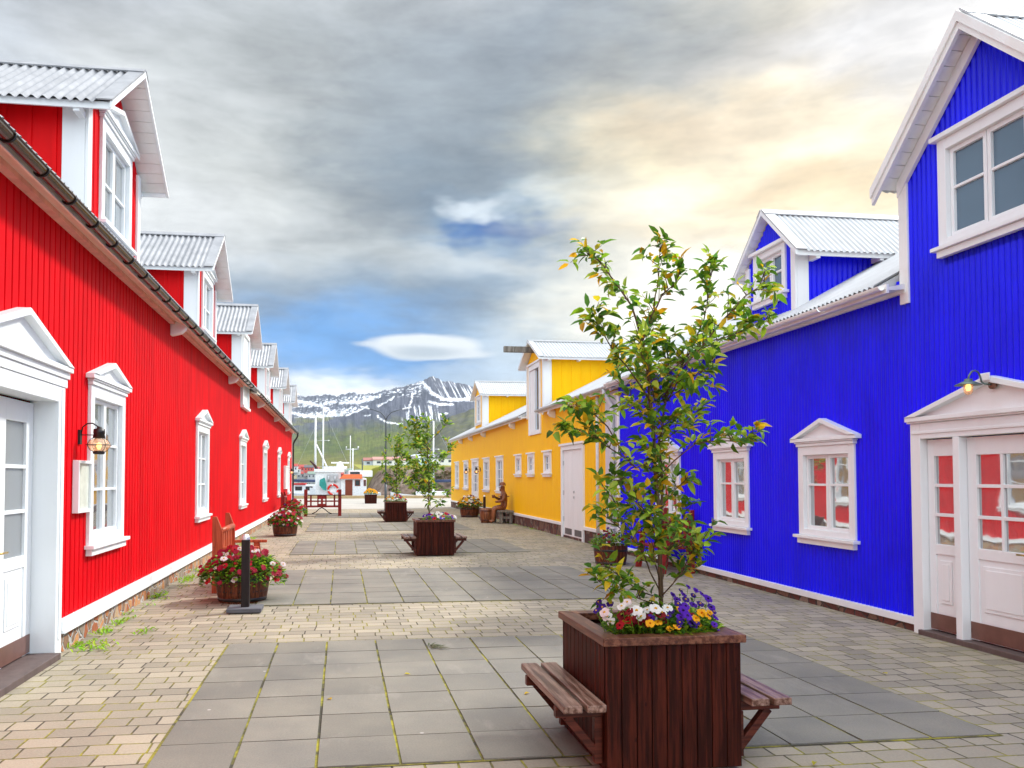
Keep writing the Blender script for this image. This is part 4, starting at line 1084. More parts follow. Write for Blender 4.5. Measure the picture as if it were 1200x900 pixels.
flowers((-1.75, 29.8, .30), 'dark red flowers in the third barrel along the red wall', 'flowers in the half barrels', [('red', 45), ('maroon', 20), ('violet', 6)], .5, .46, .50, 1100, 10, drop=.15, leafL=.08, bsc=1.70)
flowers((5.20, 32.3, .42), 'orange and white flowers with a dark red one in the yellow house barrel', 'flowers in the half barrels', [('yellow', 48), ('white', 22), ('maroon', 12)], .52, .46, .42, 1100, 12, drop=.1, leafL=.08, bsc=1.70)
flowers((4.95, 14.3, .33), 'dark foliage with small red flowers in the barrel by the blue wall', 'flowers in the half barrels', [('maroon', 20), ('violet', 12)], .36, .36, .30, 500, 13, leafL=.06)

# ================================================================== BOLLARDS
def bollard(loc, label, h=.86):
    o = thing('bollard', loc, label, 'bollard', 'black square bollards'); x, y, _ = loc
    b = MB(); b.box(x-.20, x+.20, y-.17, y+.17, .012, .062); b.build('base_slab', M['concrete'], o, bevel=.008)
    b = MB(); b.box(x-.047, x+.047, y-.047, y+.047, .062, h); b.build('post', M['darkpost'], o, bevel=.006)
    b = MB(); b.lathe([(.05,.0),(.051,.012),(.046,.04),(.03,.062),(.0,.07)], (x,y,h), 18); b.build('cap', M['steelb'], o)
    return o
M['darkpost'] = wood('near_black_post', (.010,.006,.006), (.03,.015,.015), .5, axis='z', knots=False)
M['steelb'] = flat('bright_metal_cap', (.72,.73,.75), .3, .7)
q0 = bollard((-1.13, 9.85, 0), 'square black bollard with metal cap on a slab, in front of the barrel')
c = copy_tree(q0); c.location = (5.55, 30.8, 0); c['label'] = 'square black bollard beside the carved figure at the yellow house'

# ================================================================== BENCHES
def rustic_bench(loc, label, mat, L=1.25, rot=0):
    """back towards -x, seat towards +x, length along y"""
    o = thing('garden_bench', loc, label, 'bench', 'heavy wooden garden benches'); x, y, _ = loc
    for yy in (y-L/2, y+L/2):
        b = MB(); f = lambda p, q, d: (p, d, q)
        b.prism([(x-.27,0),(x-.17,0),(x-.12,.55),(x-.13,.85),(x-.21,1.06),(x-.27,1.06)], f, yy-.03, yy+.03); b.build('back_post', mat, o, bevel=.006)
        b = MB(); b.box(x-.13, x+.36, yy-.045, yy+.045, .60, .64); b.build('armrest', mat, o, bevel=.006)
        b = MB(); b.prism([(x+.16,.60),(x+.25,.60),(x+.27,.45),(x+.34,.0),(x+.24,.0),(x+.17,.35)], f, yy-.03, yy+.03); b.build('leg', mat, o, bevel=.005)
    b = MB()
    for k in range(3): b.box(x-.15+k*.15, x-.01+k*.15, y-L/2+.032, y+L/2-.032, .40, .435)
    b.build('seat', mat, o, bevel=.005)
    b = MB(); b.tube([(x-.16, y-L/2, .86), (x-.16, y+L/2, .86)], .04, 10); b.build('top_rail', mat, o)
    b = MB()
    for k in range(6):
        yy = y-L/2+.14+k*(L-.28)/5; b.box(x-.18, x-.155, yy-.05, yy+.05, .44, .83)
    b.build('backrest', mat, o, bevel=.004)
    return o
rustic_bench((-1.50, 12.1, 0), 'orange stained wooden bench beside the nearest barrel, back to the red wall', M['orange'])
rustic_bench((-2.0, 31.6, 0), 'dark red wooden bench against the far part of the red wall', M['redwood'], 1.4)
rustic_bench((5.60, 13.3, 0), 'red brown wooden bench beside the blue wall, half hidden by the tree', M['redwood'], 1.1)
bpy.data.objects['garden_bench.002'].rotation_euler = (0, 0, math.pi)
# red framed seat crossing the view at the end of the red building
o = thing('double_bench', (-.76, 33.9, 0), 'red wooden double seat with tall posts and pierced back panel', 'bench')
f = lambda p, q, d: (p, d, q); y0 = 33.75
for xx in (-1.46, -.06):
    b = MB(); b.box(xx-.07, xx+.07, y0-.06, y0+.06, 0, 1.12); b.build('post', M['redwood'], o, bevel=.01)
    b = MB(); b.box(xx-.05, xx+.05, y0+.5, y0+.6, 0, .62); b.build('leg', M['redwood'], o, bevel=.01)
    b = MB(); b.box(xx-.05, xx+.05, y0+.061, y0+.6, .62, .67); b.build('armrest', M['redwood'], o, bevel=.006)
b = MB(); b.box(-1.38, .16, y0-.09, y0+.09, .86, .90); b.build('top_plank', M['darkred'], o, bevel=.006)
b = MB(); b.box(-1.388, -.132, y0-.03, y0+.03, .60, .66); b.build('rail', M['redwood'], o)
b = MB(); b.box(-1.388, -.132, y0-.03, y0+.03, .37, .43); b.build('rail', M['redwood'], o)
for xx in (-1.25, -.28):
    b = MB(); b.box(xx-.035, xx+.035, y0-.025, y0+.025, .431, .859); b.build('upright', M['redwood'], o)
b = MB()     # pierced panel
x0, x1, z0, z1 = -.99, -.60, .431, .859; T_ = lambda u, n, z: (u, y0-.034-n, z)
xs = [x0, x0+.06, x0+.15, x0+.24, x0+.33, x1]; 
for i in range(5):
    if i in (1, 3): tbox(b, T_, xs[i], xs[i+1], 0, .03, z0, z0+.09); tbox(b, T_, xs[i], xs[i+1], 0, .03, z1-.14, z1)
    else: tbox(b, T_, xs[i], xs[i+1], 0, .03, z0, z1)
b.build('back_panel', M['redwood'], o)
b = MB(); b.box(-1.388, -.132, y0+.07, y0+.55, .40, .44); b.build('seat', M['redwood'], o, bevel=.006)
b = MB(); b.box(-1.388, -.132, y0+.0, y0+.04, .08, .11)
for s in (-1, 1): b.tube([(-.80, y0+.02, .36), (-.80+s*.12, y0+.02, .30), (-.80+s*.24, y0+.02, .18), (-.80+s*.40, y0+.02, .11)], .02, 6)
b.build('iron_brace', M['black'], o)

# ================================================================== CARVED FIGURE ON GREY BENCH
o = thing('stool_bench', (5.72, 27.9, 0), 'low grey weathered wooden bench under the carved figure', 'bench')
b = MB(); b.box(5.42, 6.0-.06, 27.15, 28.6, .40, .46); b.build('seat', M['greywood'], o, bevel=.008)
for yy in (27.3, 28.4):
    for xx in (5.50, 5.85):
        b = MB(); b.box(xx-.045, xx+.045, yy-.045, yy+.045, 0, .40); b.build('leg', M['greywood'], o, bevel=.006)
b = MB(); b.box(5.546, 5.804, 27.27, 27.33, .18, .26); b.build('stretcher', M['greywood'], o)
def skinned(name, J, E, rad, mat, parent, root=0, sub=2):
    me = bpy.data.meshes.new(name); me.from_pydata([tuple(Vector(p)-CUR) for p in J], E, []); me.update()
    ob = bpy.data.objects.new(name, me); COL.objects.link(ob)
    if parent: ob.parent = parent
    else: ob.location = CUR
    me.materials.append(mat)
    sk = ob.modifiers.new('skin', 'SKIN'); sk.use_smooth_shade = True
    for i, v in enumerate(me.skin_vertices[0].data):
        r = rad[i]; v.radius = (r, r) if isinstance(r, (int, float)) else r; v.use_root = (i == root)
    sb_ = ob.modifiers.new('sub', 'SUBSURF'); sb_.levels = sub; sb_.render_levels = sub
    return ob
st = thing('carved_statue', (5.66, 27.75, .46), 'carved varnished wooden figure sitting on the grey bench by the yellow wall', 'statue')
x, y = 5.72, 27.75
J = [(x,y,.56),(x-.01,y,.74),(x-.02,y,.92),(x-.03,y,1.05),(x-.05,y,1.14),(x-.07,y,1.24),(x-.075,y,1.33),   # pelvis..head
     (x-.02,y-.17,1.02),(x-.10,y-.24,.80),(x-.30,y-.14,.76),(x-.36,y-.10,.77),          # near arm
     (x-.02,y+.17,1.02),(x-.10,y+.24,.82),(x-.28,y+.14,.90),(x-.34,y+.08,.94),          # far arm
     (x-.05,y-.12,.54),(x-.40,y-.15,.53),(x-.42,y-.16,.10),(x-.55,y-.17,.05),
     (x-.05,y+.12,.54),(x-.38,y+.15,.53),(x-.40,y+.16,.10),(x-.52,y+.17,.05)]
E_ = [(0,1),(1,2),(2,3),(3,4),(4,5),(5,6),(3,7),(7,8),(8,9),(9,10),(3,11),(11,12),(12,13),(13,14),(0,15),(15,16),(16,17),(17,18),(0,19),(19,20),(20,21),(21,22)]
rd_ = [(.17,.15),(.16,.13),(.18,.13),(.12,.11),.06,.10,.085,.075,.06,.045,.04,.075,.06,.045,.04,.11,.085,.06,.05,.11,.085,.06,.05]
skinned('body', J, E_, rd_, M['carved'], st)
b = MB(); b.lathe([(.125,0),(.13,.02),(.11,.035),(.10,.09),(.06,.12),(0,.13)], (x-.07,y,1.33), 14); b.build('cap', M['carved'], st)
b = MB(); b.tube([(x-.16,y,1.255),(x-.20,y,1.245),(x-.175,y,1.225)], [.018,.022,.012], 6); b.lathe([(0,-.05),(.05,-.03),(.06,.03),(.03,.05)], (x-.13,y,1.17), 10); b.build('beard_and_nose', M['carved'], st)
b = MB(); b.lathe([(0,-.04),(.05,-.035),(.06,.06),(.05,.07)], (x-.40,y-.02,.93), 12); b.build('carved_jug', M['carved'], st)
b = MB(); b.box(x-.20,x+.14,y-.20,y+.20,.93,.965); b.build('collar', M['carved'], st, bevel=.015)
o = thing('carved_cask', (5.16, 28.1, 0), 'carved brown wooden cask standing in front of the seated statue', 'cask')
b = MB(); b.lathe([(.0,.0),(.19,.0),(.23,.18),(.235,.32),(.20,.52),(.0,.52)], (5.14, 28.15, 0), 16); b.build('staves', M['carved'], o)
for z in (.10, .43):
    b = MB(); rz = .214 if z < .3 else .222; b.lathe([(rz,z-.015),(rz+.012,z-.012),(rz+.012,z+.012),(rz,z+.015)], (5.14, 28.15, 0), 20); b.build('hoop', M['darkred'], o)

# ================================================================== STREET LAMP, QUAY THINGS
lx, ly = P(452, 560, 54.0).x, 54.0
o = thing('street_lamp', (lx, ly, 0), 'tall grey double armed street lamp behind the farthest planter', 'street lamp')
b = MB(); b.tube([(lx,ly,0),(lx,ly,1.2)], .085, 12); b.tube([(lx,ly,1.2),(lx,ly,5.2),(lx,ly,5.55)], [.06,.045,.04], 10); b.build('post', M['greypost'], o)
for s in (-1, 1):
    b = MB(); b.tube([(lx,ly,5.45),(lx+s*.10,ly,5.75),(lx+s*.35,ly,6.02),(lx+s*.8,ly,6.18),(lx+s*1.15,ly,6.27)], [.036,.034,.03,.028,.026], 8); b.build('arm', M['greypost'], o)
    b = MB(); b.add([(lx+s*1.1,ly-.10,6.22),(lx+s*1.1,ly+.10,6.22),(lx+s*1.75,ly+.13,6.38),(lx+s*1.75,ly-.13,6.38),(lx+s*1.12,ly-.05,6.32),(lx+s*1.12,ly+.05,6.32),(lx+s*1.7,ly+.07,6.46),(lx+s*1.7,ly-.07,6.46)],
        [(0,1,2,3),(7,6,5,4),(0,4,5,1),(1,5,6,2),(2,6,7,3),(3,7,4,0)]); b.build('lamp_head', flat('pale_lamp_head', (.6,.62,.64), .3) if s < 0 else bpy.data.materials['pale_lamp_head'], o, bevel=.02)
# low planter box with yellow flowers near the quay
qx, qy = P(434.5, 560, 50.2).x, 50.2
o = thing('flower_box', (qx, qy, 0), 'small square brown tub with yellow flowers out on the quay', 'planter')
b = MB(); b.prism([(qx-.36,0),(qx+.36,0),(qx+.38,.52),(qx-.38,.52)], lambda p, q, d: (p, d, q), qy-.3, qy+.3); b.build('tub', M['wplanter'], o, bevel=.01)
b = MB(); b.box(qx-.40, qx+.40, qy-.32, qy+.32, .521, .56); b.build('rim', M['wplanter'], o, bevel=.005)
flowers((qx, qy, .53), 'yellow flowers in the small tub out on the quay', None, [('yellow', 60)], .42, .33, .36, 260, 31, leafL=.09)
for ob in bpy.data.objects:
    if ob.name.startswith('blossom') and ob.parent and ob.parent.get('label') == 'yellow flowers in the small tub out on the quay': ob.scale *= 2.0
# shrub / planter dark plant between lamp and tub
# quay kerb
base(); b = MB(); b.box(-60, 90, 62.3, 62.9, .0, .22); k_ = b.build('quay_kerb', flat('yellow_brown_kerb_timber', (.40,.30,.16), .8)); tag(k_, kind='structure')

# ------------------------------------------------------------------ boats
M['boatwhite'] = flat('white_boat_paint', (.80,.82,.84), .35)
M['boatglass'] = flat('dark_boat_glass', (.03,.04,.045), .1)
M['orangep'] = flat('orange_boat_roof', (.75,.12,.015), .4)
M['doorbr'] = flat('varnished_boat_door', (.20,.035,.012), .35)
def hull(mb, x0, x1, yc, hw, z0, z1, bow=1):
    """hull along x with pointed end at x1 if bow=1"""
    n = 12; vs = []
    for i in range(n+1):
        t = i/n; xx = x0+(x1-x0)*t if bow > 0 else x1+(x0-x1)*t
        w = hw*(1-max(0, (t-.55)/.45)**2.2)*(.82+.18*min(1, t*4)); sh = .45*max(0, (t-.4)/.6)**2
        vs += [(xx, yc-w, z1+sh), (xx, yc-w*.75, z0), (xx, yc+w*.75, z0), (xx, yc+w, z1+sh)]
    fs = []
    for i in range(n):
        for k in range(4): fs.append((4*i+k, 4*i+(k+1)%4, 4*i+4+(k+1)%4, 4*i+4+k))
    fs += [(0,1,2,3), (4*n+3, 4*n+2, 4*n+1, 4*n)]
    mb.add(vs, fs)
    return mb
k = .0706; by = 67.0
X_ = lambda c: (330+c/4.5-400)*by/935*1.0
Z_ = lambda c: EYE+(560-(420+c/4.5))*by/935
bo = thing('fishing_boat', (0, by, -.6), 'white fishing boat with orange wheelhouse roof and red life ring at the quay', 'boat')
b = MB(); hull(b, X_(150), X_(520), by+1.0, 1.9, -1.35, .35, bow=-1); b.build('hull', M['boatwhite'], bo)
b = MB(); b.box(X_(182), X_(312), by-.6, by+2.4, .0, Z_(600)); b.box(X_(176), X_(330), by-.75, by+2.5, Z_(602), Z_(585))
b.box(X_(225), X_(345), by-.2, by+2.2, Z_(585), Z_(570)); b.build('deckhouse', M['boatwhite'], bo, bevel=.04)
b = MB(); b.box(X_(312), X_(444), by-.9, by+1.9, .0, Z_(632)); b.box(X_(352), X_(476), by-.4, by+2.4, Z_(624), Z_(592)); b.build('wheelhouse', M['boatwhite'], bo, bevel=.05)
b = MB(); b.add([(X_(306),by-1.15,Z_(634)),(X_(422),by-1.15,Z_(634)),(X_(420),by-1.0,Z_(612)),(X_(326),by-1.0,Z_(612)),(X_(306),by-.45,Z_(634)),(X_(422),by-.45,Z_(634)),(X_(420),by-.45,Z_(612)),(X_(326),by-.45,Z_(612))],
    [(0,1,2,3),(7,6,5,4),(0,4,5,1),(1,5,6,2),(2,6,7,3),(3,7,4,0)]); b.build('orange_roof', M['orangep'], bo)
b = MB(); b.box(X_(335), X_(372), by-.93, by-.90, .05, Z_(640)); b.build('door', M['doorbr'], bo)
for c0, c1 in ((384, 412), (429, 442)):
    b = MB(); b.box(X_(c0), X_(c1), by-.93, by-.90, Z_(672), Z_(640)); wv = b.build('window', M['doorbr'], bo, bevel=.03)
    b = MB(); b.box(X_(c0+4), X_(c1-4), by-.945, by-.931, Z_(668), Z_(644)); b.build('pane', M['boatglass'], wv)
b = MB(); b.box(X_(360), X_(410), by-.43, by-.40, Z_(611), Z_(598)); b.build('window', M['boatglass'], bo)
lr = MB(); n = 24; rc, rt = .40, .085; c0 = Vector((X_(273), by-.72, Z_(691)))
vs = []; fs = []
for i in range(n):
    a = 2*math.pi*i/n
    for j in range(8):
        q = 2*math.pi*j/8; r_ = rc+rt*math.cos(q); vs.append((c0.x+r_*math.cos(a), c0.y+rt*math.sin(q)*.8, c0.z+r_*math.sin(a)))
for i in range(n):
    cc = (.75,.03,.015) if (i % 6) not in (0,) else (.8,.8,.8)
    for j in range(8): lr.add([vs[i*8+j], vs[i*8+(j+1)%8], vs[((i+1)%n)*8+(j+1)%8], vs[((i+1)%n)*8+j]], [(0,1,2,3)], cc, True)
lr.build('life_ring', vcol('life_ring_foam', .5), bo)
b = MB(); b.add([(X_(205),by-.85,Z_(640)),(X_(230),by-.95,Z_(628)),(X_(240),by-.9,Z_(665)),(X_(238),by-.9,Z_(695)),(X_(222),by-1.0,Z_(690)),(X_(203),by-.9,Z_(668)),(X_(222),by-.6,Z_(660))],
    [(0,1,6),(1,2,6),(2,3,6),(3,4,6),(4,5,6),(5,0,6),(0,5,4,3,2,1)]); b.build('folded_net', flat('teal_net', (.03,.28,.25), .8), bo)
b = MB(); b.box(X_(240), X_(300), by-.72, by-.61, Z_(648), Z_(612)); b.tube([(X_(250),by-.8,Z_(620)),(X_(250),by-.8,Z_(650))], .06, 6); b.tube([(X_(283),by-.8,Z_(620)),(X_(283),by-.8,Z_(655))], .08, 6); b.build('deck_gear', M['steel'], bo)
b = MB(); b.box(X_(262), X_(355), by+.4, by+.65, Z_(554), Z_(547)); b.build('radar_bar', M['boatwhite'], bo)
b = MB(); b.lathe([(.28,0),(.30,.2),(.18,.45),(0,.5)], (X_(308), by+.5, Z_(575)), 12); b.build('radar_dome', M['boatwhite'], bo)
def pole(pts, r, mat, parent, name='mast'):
    b = MB(); b.tube(pts, r, 8); return b.build(name, mat, parent)
mm = pole([(X_(375),by+.6,Z_(592)),(X_(375),by+.6,Z_(474))], .05, M['boatwhite'], bo)
b = MB(); b.tube([(X_(338),by+.6,Z_(480)),(X_(405),by+.6,Z_(478))], .04, 6); b.tube([(X_(340),by+.6,Z_(480)),(X_(340),by+.6,Z_(464))], .05, 6); b.tube([(X_(402),by+.6,Z_(480)),(X_(402),by+.6,Z_(464))], .07, 6); b.build('crosstree', M['steel'], bo)
pole([(X_(362),by+1.2,Z_(585)),(X_(362),by+1.2,Z_(405))], .03, M['boatwhite'], bo, 'aerial')
pole([(X_(424),by+.2,Z_(594)),(X_(424),by+.2,Z_(530))], .05, M['greypost'], bo, 'light_pole')
pole([(X_(180),by+.3,Z_(592)),(X_(180),by+.3,Z_(308))], [.11,.06], M['boatwhite'], bo)
pole([(X_(242),by+.3,Z_(575)),(X_(185),by+.3,Z_(455))], .06, M['boatwhite'], bo, 'boom')
pole([(X_(190),by+.1,Z_(588)),(X_(178),by,Z_(565)),(X_(153),by-.1,Z_(541))], [.12,.10,.06], M['darkred'], bo, 'crane_arm')
b = MB()
for c_ in range(200, 345, 24): b.tube([(X_(c_),by-.7,Z_(585)),(X_(c_),by-.7,Z_(571))], .018, 5)
b.tube([(X_(196),by-.7,Z_(571)),(X_(345),by-.7,Z_(571))], .02, 5); b.build('railing', M['steel'], bo)
# sailing boats
def sailboat(loc, label, L, mast, furl=True, flip=1):
    o = thing('sailing_boat', loc, label, 'boat', 'sailing boats in the harbour'); x, y, z = loc
    b = MB(); hull(b, x-L/2, x+L/2, y, L*.15, -1.32, -.15, bow=flip); b.build('hull', M['boatwhite'], o)
    b = MB(); b.box(x-L*.2, x+L*.15, y-L*.08, y+L*.08, -.15, .35); b.build('cabin', M['boatwhite'], o, bevel=.08)
    b = MB(); b.tube([(x,y,0),(x,y,mast)], [.09,.06], 8); b.build('mast', M['boatwhite'], o)
    b = MB(); b.tube([(x,y,1.3),(x-flip*L*.4,y,1.35)], .13, 8); b.build('boom', flat('blue_sail_cover', (.03,.05,.12), .7), o)
    b = MB(); b.tube([(x-L*.0-.6,y,mast*.62),(x+.6,y,mast*.62)], .025, 5)
    for e in (-1, 1): b.tube([(x+e*L*.45,y,.1),(x,y,mast-.1)], .012, 4, cap=False)
    b.build('rigging', M['steel'], o)
    return o
p_ = P(378.5, 560, 78.); sailboat((p_.x, 78., -1.3), 'white sailing boat with tall mast moored behind the fishing boat', 8., 8.4)
p_ = P(508, 560, 74.); sailboat((p_.x, 74., -1.3), 'sailing boat with white mast moored behind the middle planter tree', 8., 6.9, flip=-1)
# motor boats left
p_ = P(352, 560, 72.)
o = thing('motor_boat', (p_.x, 72., -1.3), 'small white motor boat with red stripe at the corner of the red building', 'boat')
x, y = p_.x, 72.
b = MB(); hull(b, x-3, x+3, y, 1.2, -1.35, .2); b.build('hull', M['boatwhite'], o)
b = MB(); b.box(x-1.6, x+1.4, y-.9, y+.9, .2, 1.0); b.build('cabin', M['boatwhite'], o, bevel=.06)
b = MB(); b.box(x-1.75, x+.5, y-1.0, y+1.0, 1.0, 1.12); b.build('red_canopy', flat('red_canopy', (.6,.02,.02), .6), o)
for i in range(3):
    b = MB(); b.box(x-1.3+i*.9, x-.7+i*.9, y-.92, y-.9, .5, .85); b.build('window', M['boatglass'], o)

# ------------------------------------------------------------------ rubble bank, scrub, houses
nprng = np.random.RandomState(4)
def vnoise(x, y, seed=0):
    xi = np.floor(x).astype(np.int64); yi = np.floor(y).astype(np.int64); xf = x-xi; yf = y-yi
    def h(a, b):
        n = (a*374761393+b*668265263+seed*982451653) & 0x7fffffff; n = ((n ^ (n >> 13))*1274126177) & 0x7fffffff; return ((n ^ (n >> 16)) & 0xffff)/65535.
    u = xf*xf*(3-2*xf); v = yf*yf*(3-2*yf)
    return (h(xi,yi)*(1-u)+h(xi+1,yi)*u)*(1-v)+(h(xi,yi+1)*(1-u)+h(xi+1,yi+1)*u)*v
def fbm(x, y, o=5, seed=0, rough=.5):
    s = 0; a = 1; n = 0
    for i in range(o):
        s = s+a*vnoise(x*2**i, y*2**i, seed+i); n += a; a *= rough
    return s/n
def grid_mesh(name, XX, YY, ZZ, CC, mat, kind='structure'):
    base(); ny, nx = XX.shape
    v = np.stack([XX, YY, ZZ], -1).reshape(-1, 3)
    idx = np.arange(nx*ny).reshape(ny, nx)
    f = np.stack([idx[:-1,:-1], idx[:-1,1:], idx[1:,1:], idx[1:,:-1]], -1).reshape(-1, 4)
    me = bpy.data.meshes.new(name); me.from_pydata(v.tolist(), [], f.tolist()); me.update()
    ca = me.color_attributes.new('Col', 'FLOAT_COLOR', 'POINT'); a = np.ones((nx*ny, 4), dtype=np.float32); a[:, :3] = CC.reshape(-1, 3); ca.data.foreach_set('color', a.ravel())
    me.polygons.foreach_set('use_smooth', [True]*len(me.polygons)); me.materials.append(mat)
    o = bpy.data.objects.new(name, me); COL.objects.link(o); tag(o, kind=kind); return o
def lerp3(a, b, t): return np.asarray(a)*(1-t[..., None])+np.asarray(b)*t[..., None]
xs = np.linspace(.5, 60, 280); ys = np.linspace(88, 135, 90)
XX, YY = np.meshgrid(xs, ys)
t_ = np.clip((YY-88-fbm(XX*.1, YY*.1, 3, 7)*4)/14, 0, 1)
sm_ = np.clip((XX-1)/4.5, 0, 1); sm_ = sm_*sm_*(3-2*sm_)
ZZ = -2.2+(5.1*t_**.8+.5*fbm(XX*1.1, YY*1.1, 4, 3)*(t_ > .02))*sm_
rub = fbm(XX*2.2, YY*2.2, 4, 9, .7); cc = lerp3((.09,.06,.05), (.26,.20,.16), np.clip((rub-.3)*2.5, 0, 1))
gr = np.clip((t_-.86)*9+(fbm(XX*.5, YY*.5, 3, 5)-.5)*2, 0, 1); cc = cc*(1-gr[..., None])+lerp3((.12,.16,.02), (.30,.26,.03), fbm(XX*.7, YY*.7, 3, 8))*gr[..., None]
grid_mesh('rubble_bank', XX, YY, ZZ, cc, M['terrain'])
sc_ = MB(); rg = random.Random(9)
for i in range(60):
    xx, yy = rg.uniform(5.5, 16), rg.uniform(90, 100); zz = -.8+(yy-90)*.28; r_ = rg.uniform(.25, .8); g = rg.choice([(.06,.09,.02),(.09,.11,.03),(.13,.09,.04),(.05,.06,.02)])
    for j in range(60):
        d = Vector((rg.gauss(0,1), rg.gauss(0,1), abs(rg.gauss(0,1)))).normalized(); leaf_geo(sc_, Vector((xx,yy,zz))+d*r_*rg.random()**.4, d, (rg.random()-.5, rg.random()-.5, 1), .22, .14, tuple(q*rg.uniform(.6,1.5) for q in g))
base(); s_ = sc_.build('scrub', M['leaf']); tag(s_, 'low dark scrub growing over the rubble bank behind the boats', 'scrub', kind='stuff')
def house(loc, w, d, h, rh, wallc, roofc, label, group, rot=0., nwin=3):
    o = thing('far_house', loc, label, 'house', group); x, y, z = loc; CURz = z
    b = MB(); b.box(x-w/2, x+w/2, y-d/2, y+d/2, z-1, z+h)
    b.prism([(y-d/2, z+h), (y+d/2, z+h), (y, z+h+rh*.97)], lambda p, q, dd: (dd, p, q), x-w/2+.01, x+w/2-.01); b.build('wall', HM(wallc), o)
    b = MB(); t = .25
    for e in (-1, 1): slab_roof(b, (x-w/2-.3, y, z+h+rh), (1,0,0), (0, e*d/2, -rh), w+.6, math.hypot(d/2, rh)+.4, 0, t)
    b.build('roof', HM(roofc), o)
    for i in range(nwin):
        xx = x-w/2+w*(i+.5)/nwin; b = MB(); b.box(xx-w*.06, xx+w*.06, y-d/2-.05, y-d/2-.002, z+h*.35, z+h*.75); b.build('window', M['boatglass'], o)
    o.rotation_euler = (0, 0, rot)
    return o
_hm = {}
def HM(c):
    if c not in _hm: _hm[c] = flat('house_paint', c, .6)
    return _hm[c]
HG = 'houses on the shore behind the harbour'
for (px_, Y, py_, w, h, rh, wc_, rc_, lab) in [
    (441, 350, 546, 11, 2.2, 1.2, (.55,.60,.66), (.30,.12,.10), 'low pale house with brown roof behind the bank, left of the lamp'),
    (456, 345, 545.5, 14, 2.3, 1.2, (.70,.70,.70), (.42,.22,.19), 'long white house with pinkish roof behind the street lamp'),
    (473, 360, 545, 10, 2.4, 1.5, (.45,.50,.56), (.14,.12,.12), 'grey house with dark roof behind the farthest planter tree'),
    (490, 365, 544.5, 13, 3.0, 1.5, (.50,.66,.78), (.45,.50,.55), 'pale blue house seen between the two planter trees'),
    (517, 362, 544.5, 10, 2.8, 1.5, (.72,.72,.70), (.10,.10,.11), 'white house with black roof beside the yellow building')]:
    q = P(px_, py_, Y); house((q.x, Y, q.z), w, 9, h, rh, wc_, rc_, lab, HG)
base(); b = MB(); b.add([(4,134.5,2.6),(140,134.5,2.6),(300,420,8.6),(6,420,8.6)], [(0,1,2,3)]); tag(b.build('grass_shelf', simple_ground('yellow_green_meadow', (.16,.20,.02), (.34,.30,.03), .15)), kind='structure')
rg = random.Random(77)
cols = [((.72,.72,.70),'white'),((.60,.08,.06),'red'),((.30,.40,.55),'blue'),((.65,.55,.35),'cream'),((.45,.45,.45),'grey')]; rcs = [((.35,.05,.04),'red'),((.10,.10,.11),'dark'),((.40,.42,.45),'grey'),((.18,.25,.2),'green')]
for i in range(22):
    px_ = 343+rg.uniform(0, 1)*28 if i < 12 else 372+(i-12)*13.
    Y = rg.uniform(640, 820); ci, ri = rg.choice(cols), rg.choice(rcs); q = P(px_, 0, Y)
    z = rg.uniform(0, 1)*8
    house((q.x, Y, .4+z), rg.uniform(7, 11), 8, rg.uniform(2.6, 4.5), 2., ci[0], ri[0], '%s walled house with %s roof in the far town across the fjord' % (ci[1], ri[1]), 'houses of the far town across the fjord')

# ------------------------------------------------------------------ mountains
def seg_mask(PX, PY, poly, w):
    m = np.zeros_like(PX); jt = fbm(PX*.5, PY*.7, 4, 222, .65); PX = PX+(jt-.5)*5; PY = PY+(fbm(PX*.4, PY*.6, 4, 223, .65)-.5)*4; w = w*(.22+jt*1.0)
    for (x0, y0), (x1, y1) in zip(poly[:-1], poly[1:]):
        dx, dy = x1-x0, y1-y0; L2 = dx*dx+dy*dy; t = np.clip(((PX-x0)*dx+(PY-y0)*dy)/L2, 0, 1)
        d = np.hypot(PX-(x0+t*dx), PY-(y0+t*dy)); m = np.maximum(m, np.clip(1.5-d/w, 0, 1))
    return m
ROCK = (.10,.112,.15); ROCK2 = (.05,.058,.08); GRN = (.065,.095,.03); GRN2 = (.125,.15,.04); SNOW = (.80,.84,.90); BRN = (.10,.085,.055)
def mountain(name, ridge, Y0, Y1, px0, px1, nx, ny, pw, amp, seed, colour, back=.25, z0=-2):
    rx = np.array([p[0] for p in ridge], float); ry = np.array([p[1] for p in ridge], float)
    px_ = np.linspace(px0, px1, nx); sl = (560-np.interp(px_, rx, ry))/935.
    sl = sl+(fbm(px_*.09, px_*0, 5, seed+40, .6)-.5)*.006*amp[1]
    t = np.concatenate([np.linspace(0, 1, ny), 1+np.linspace(.02, back, 12)])
    U, T_ = np.meshgrid((px_-400)/935., t); S, _ = np.meshgrid(sl, t)
    YY = Y0+(Y1-Y0)*T_; XX = U*YY
    Hr = S*Y1
    g = np.where(T_ <= 1, np.clip(T_, 0, 1)**pw, 1-(T_-1)*2.2)
    gul = fbm(U*95+fbm(U*30, T_*3, 3, seed)*1.2, T_*3.2, 5, seed+2, .6)          # gullies running down the slope
    rid = 1-np.abs(2*gul-1)
    env = np.clip(T_, 0, 1)**1.3*np.clip((1.12-T_)*4, 0, 1)
    ZZ = z0+Hr*g+Hr*amp[0]*(rid-.6)*env*.35+Hr*amp[0]*(fbm(U*14, T_*4, 4, seed+9)-.5)*env*.5
    apx = 400+935*U; apy = 560-935*(ZZ-EYE)/YY
    CC = colour(U, T_, ZZ/np.maximum(1, Hr.max()), rid, apx, apy)
    return grid_mesh(name, XX, YY, ZZ, CC, M['terrain'])
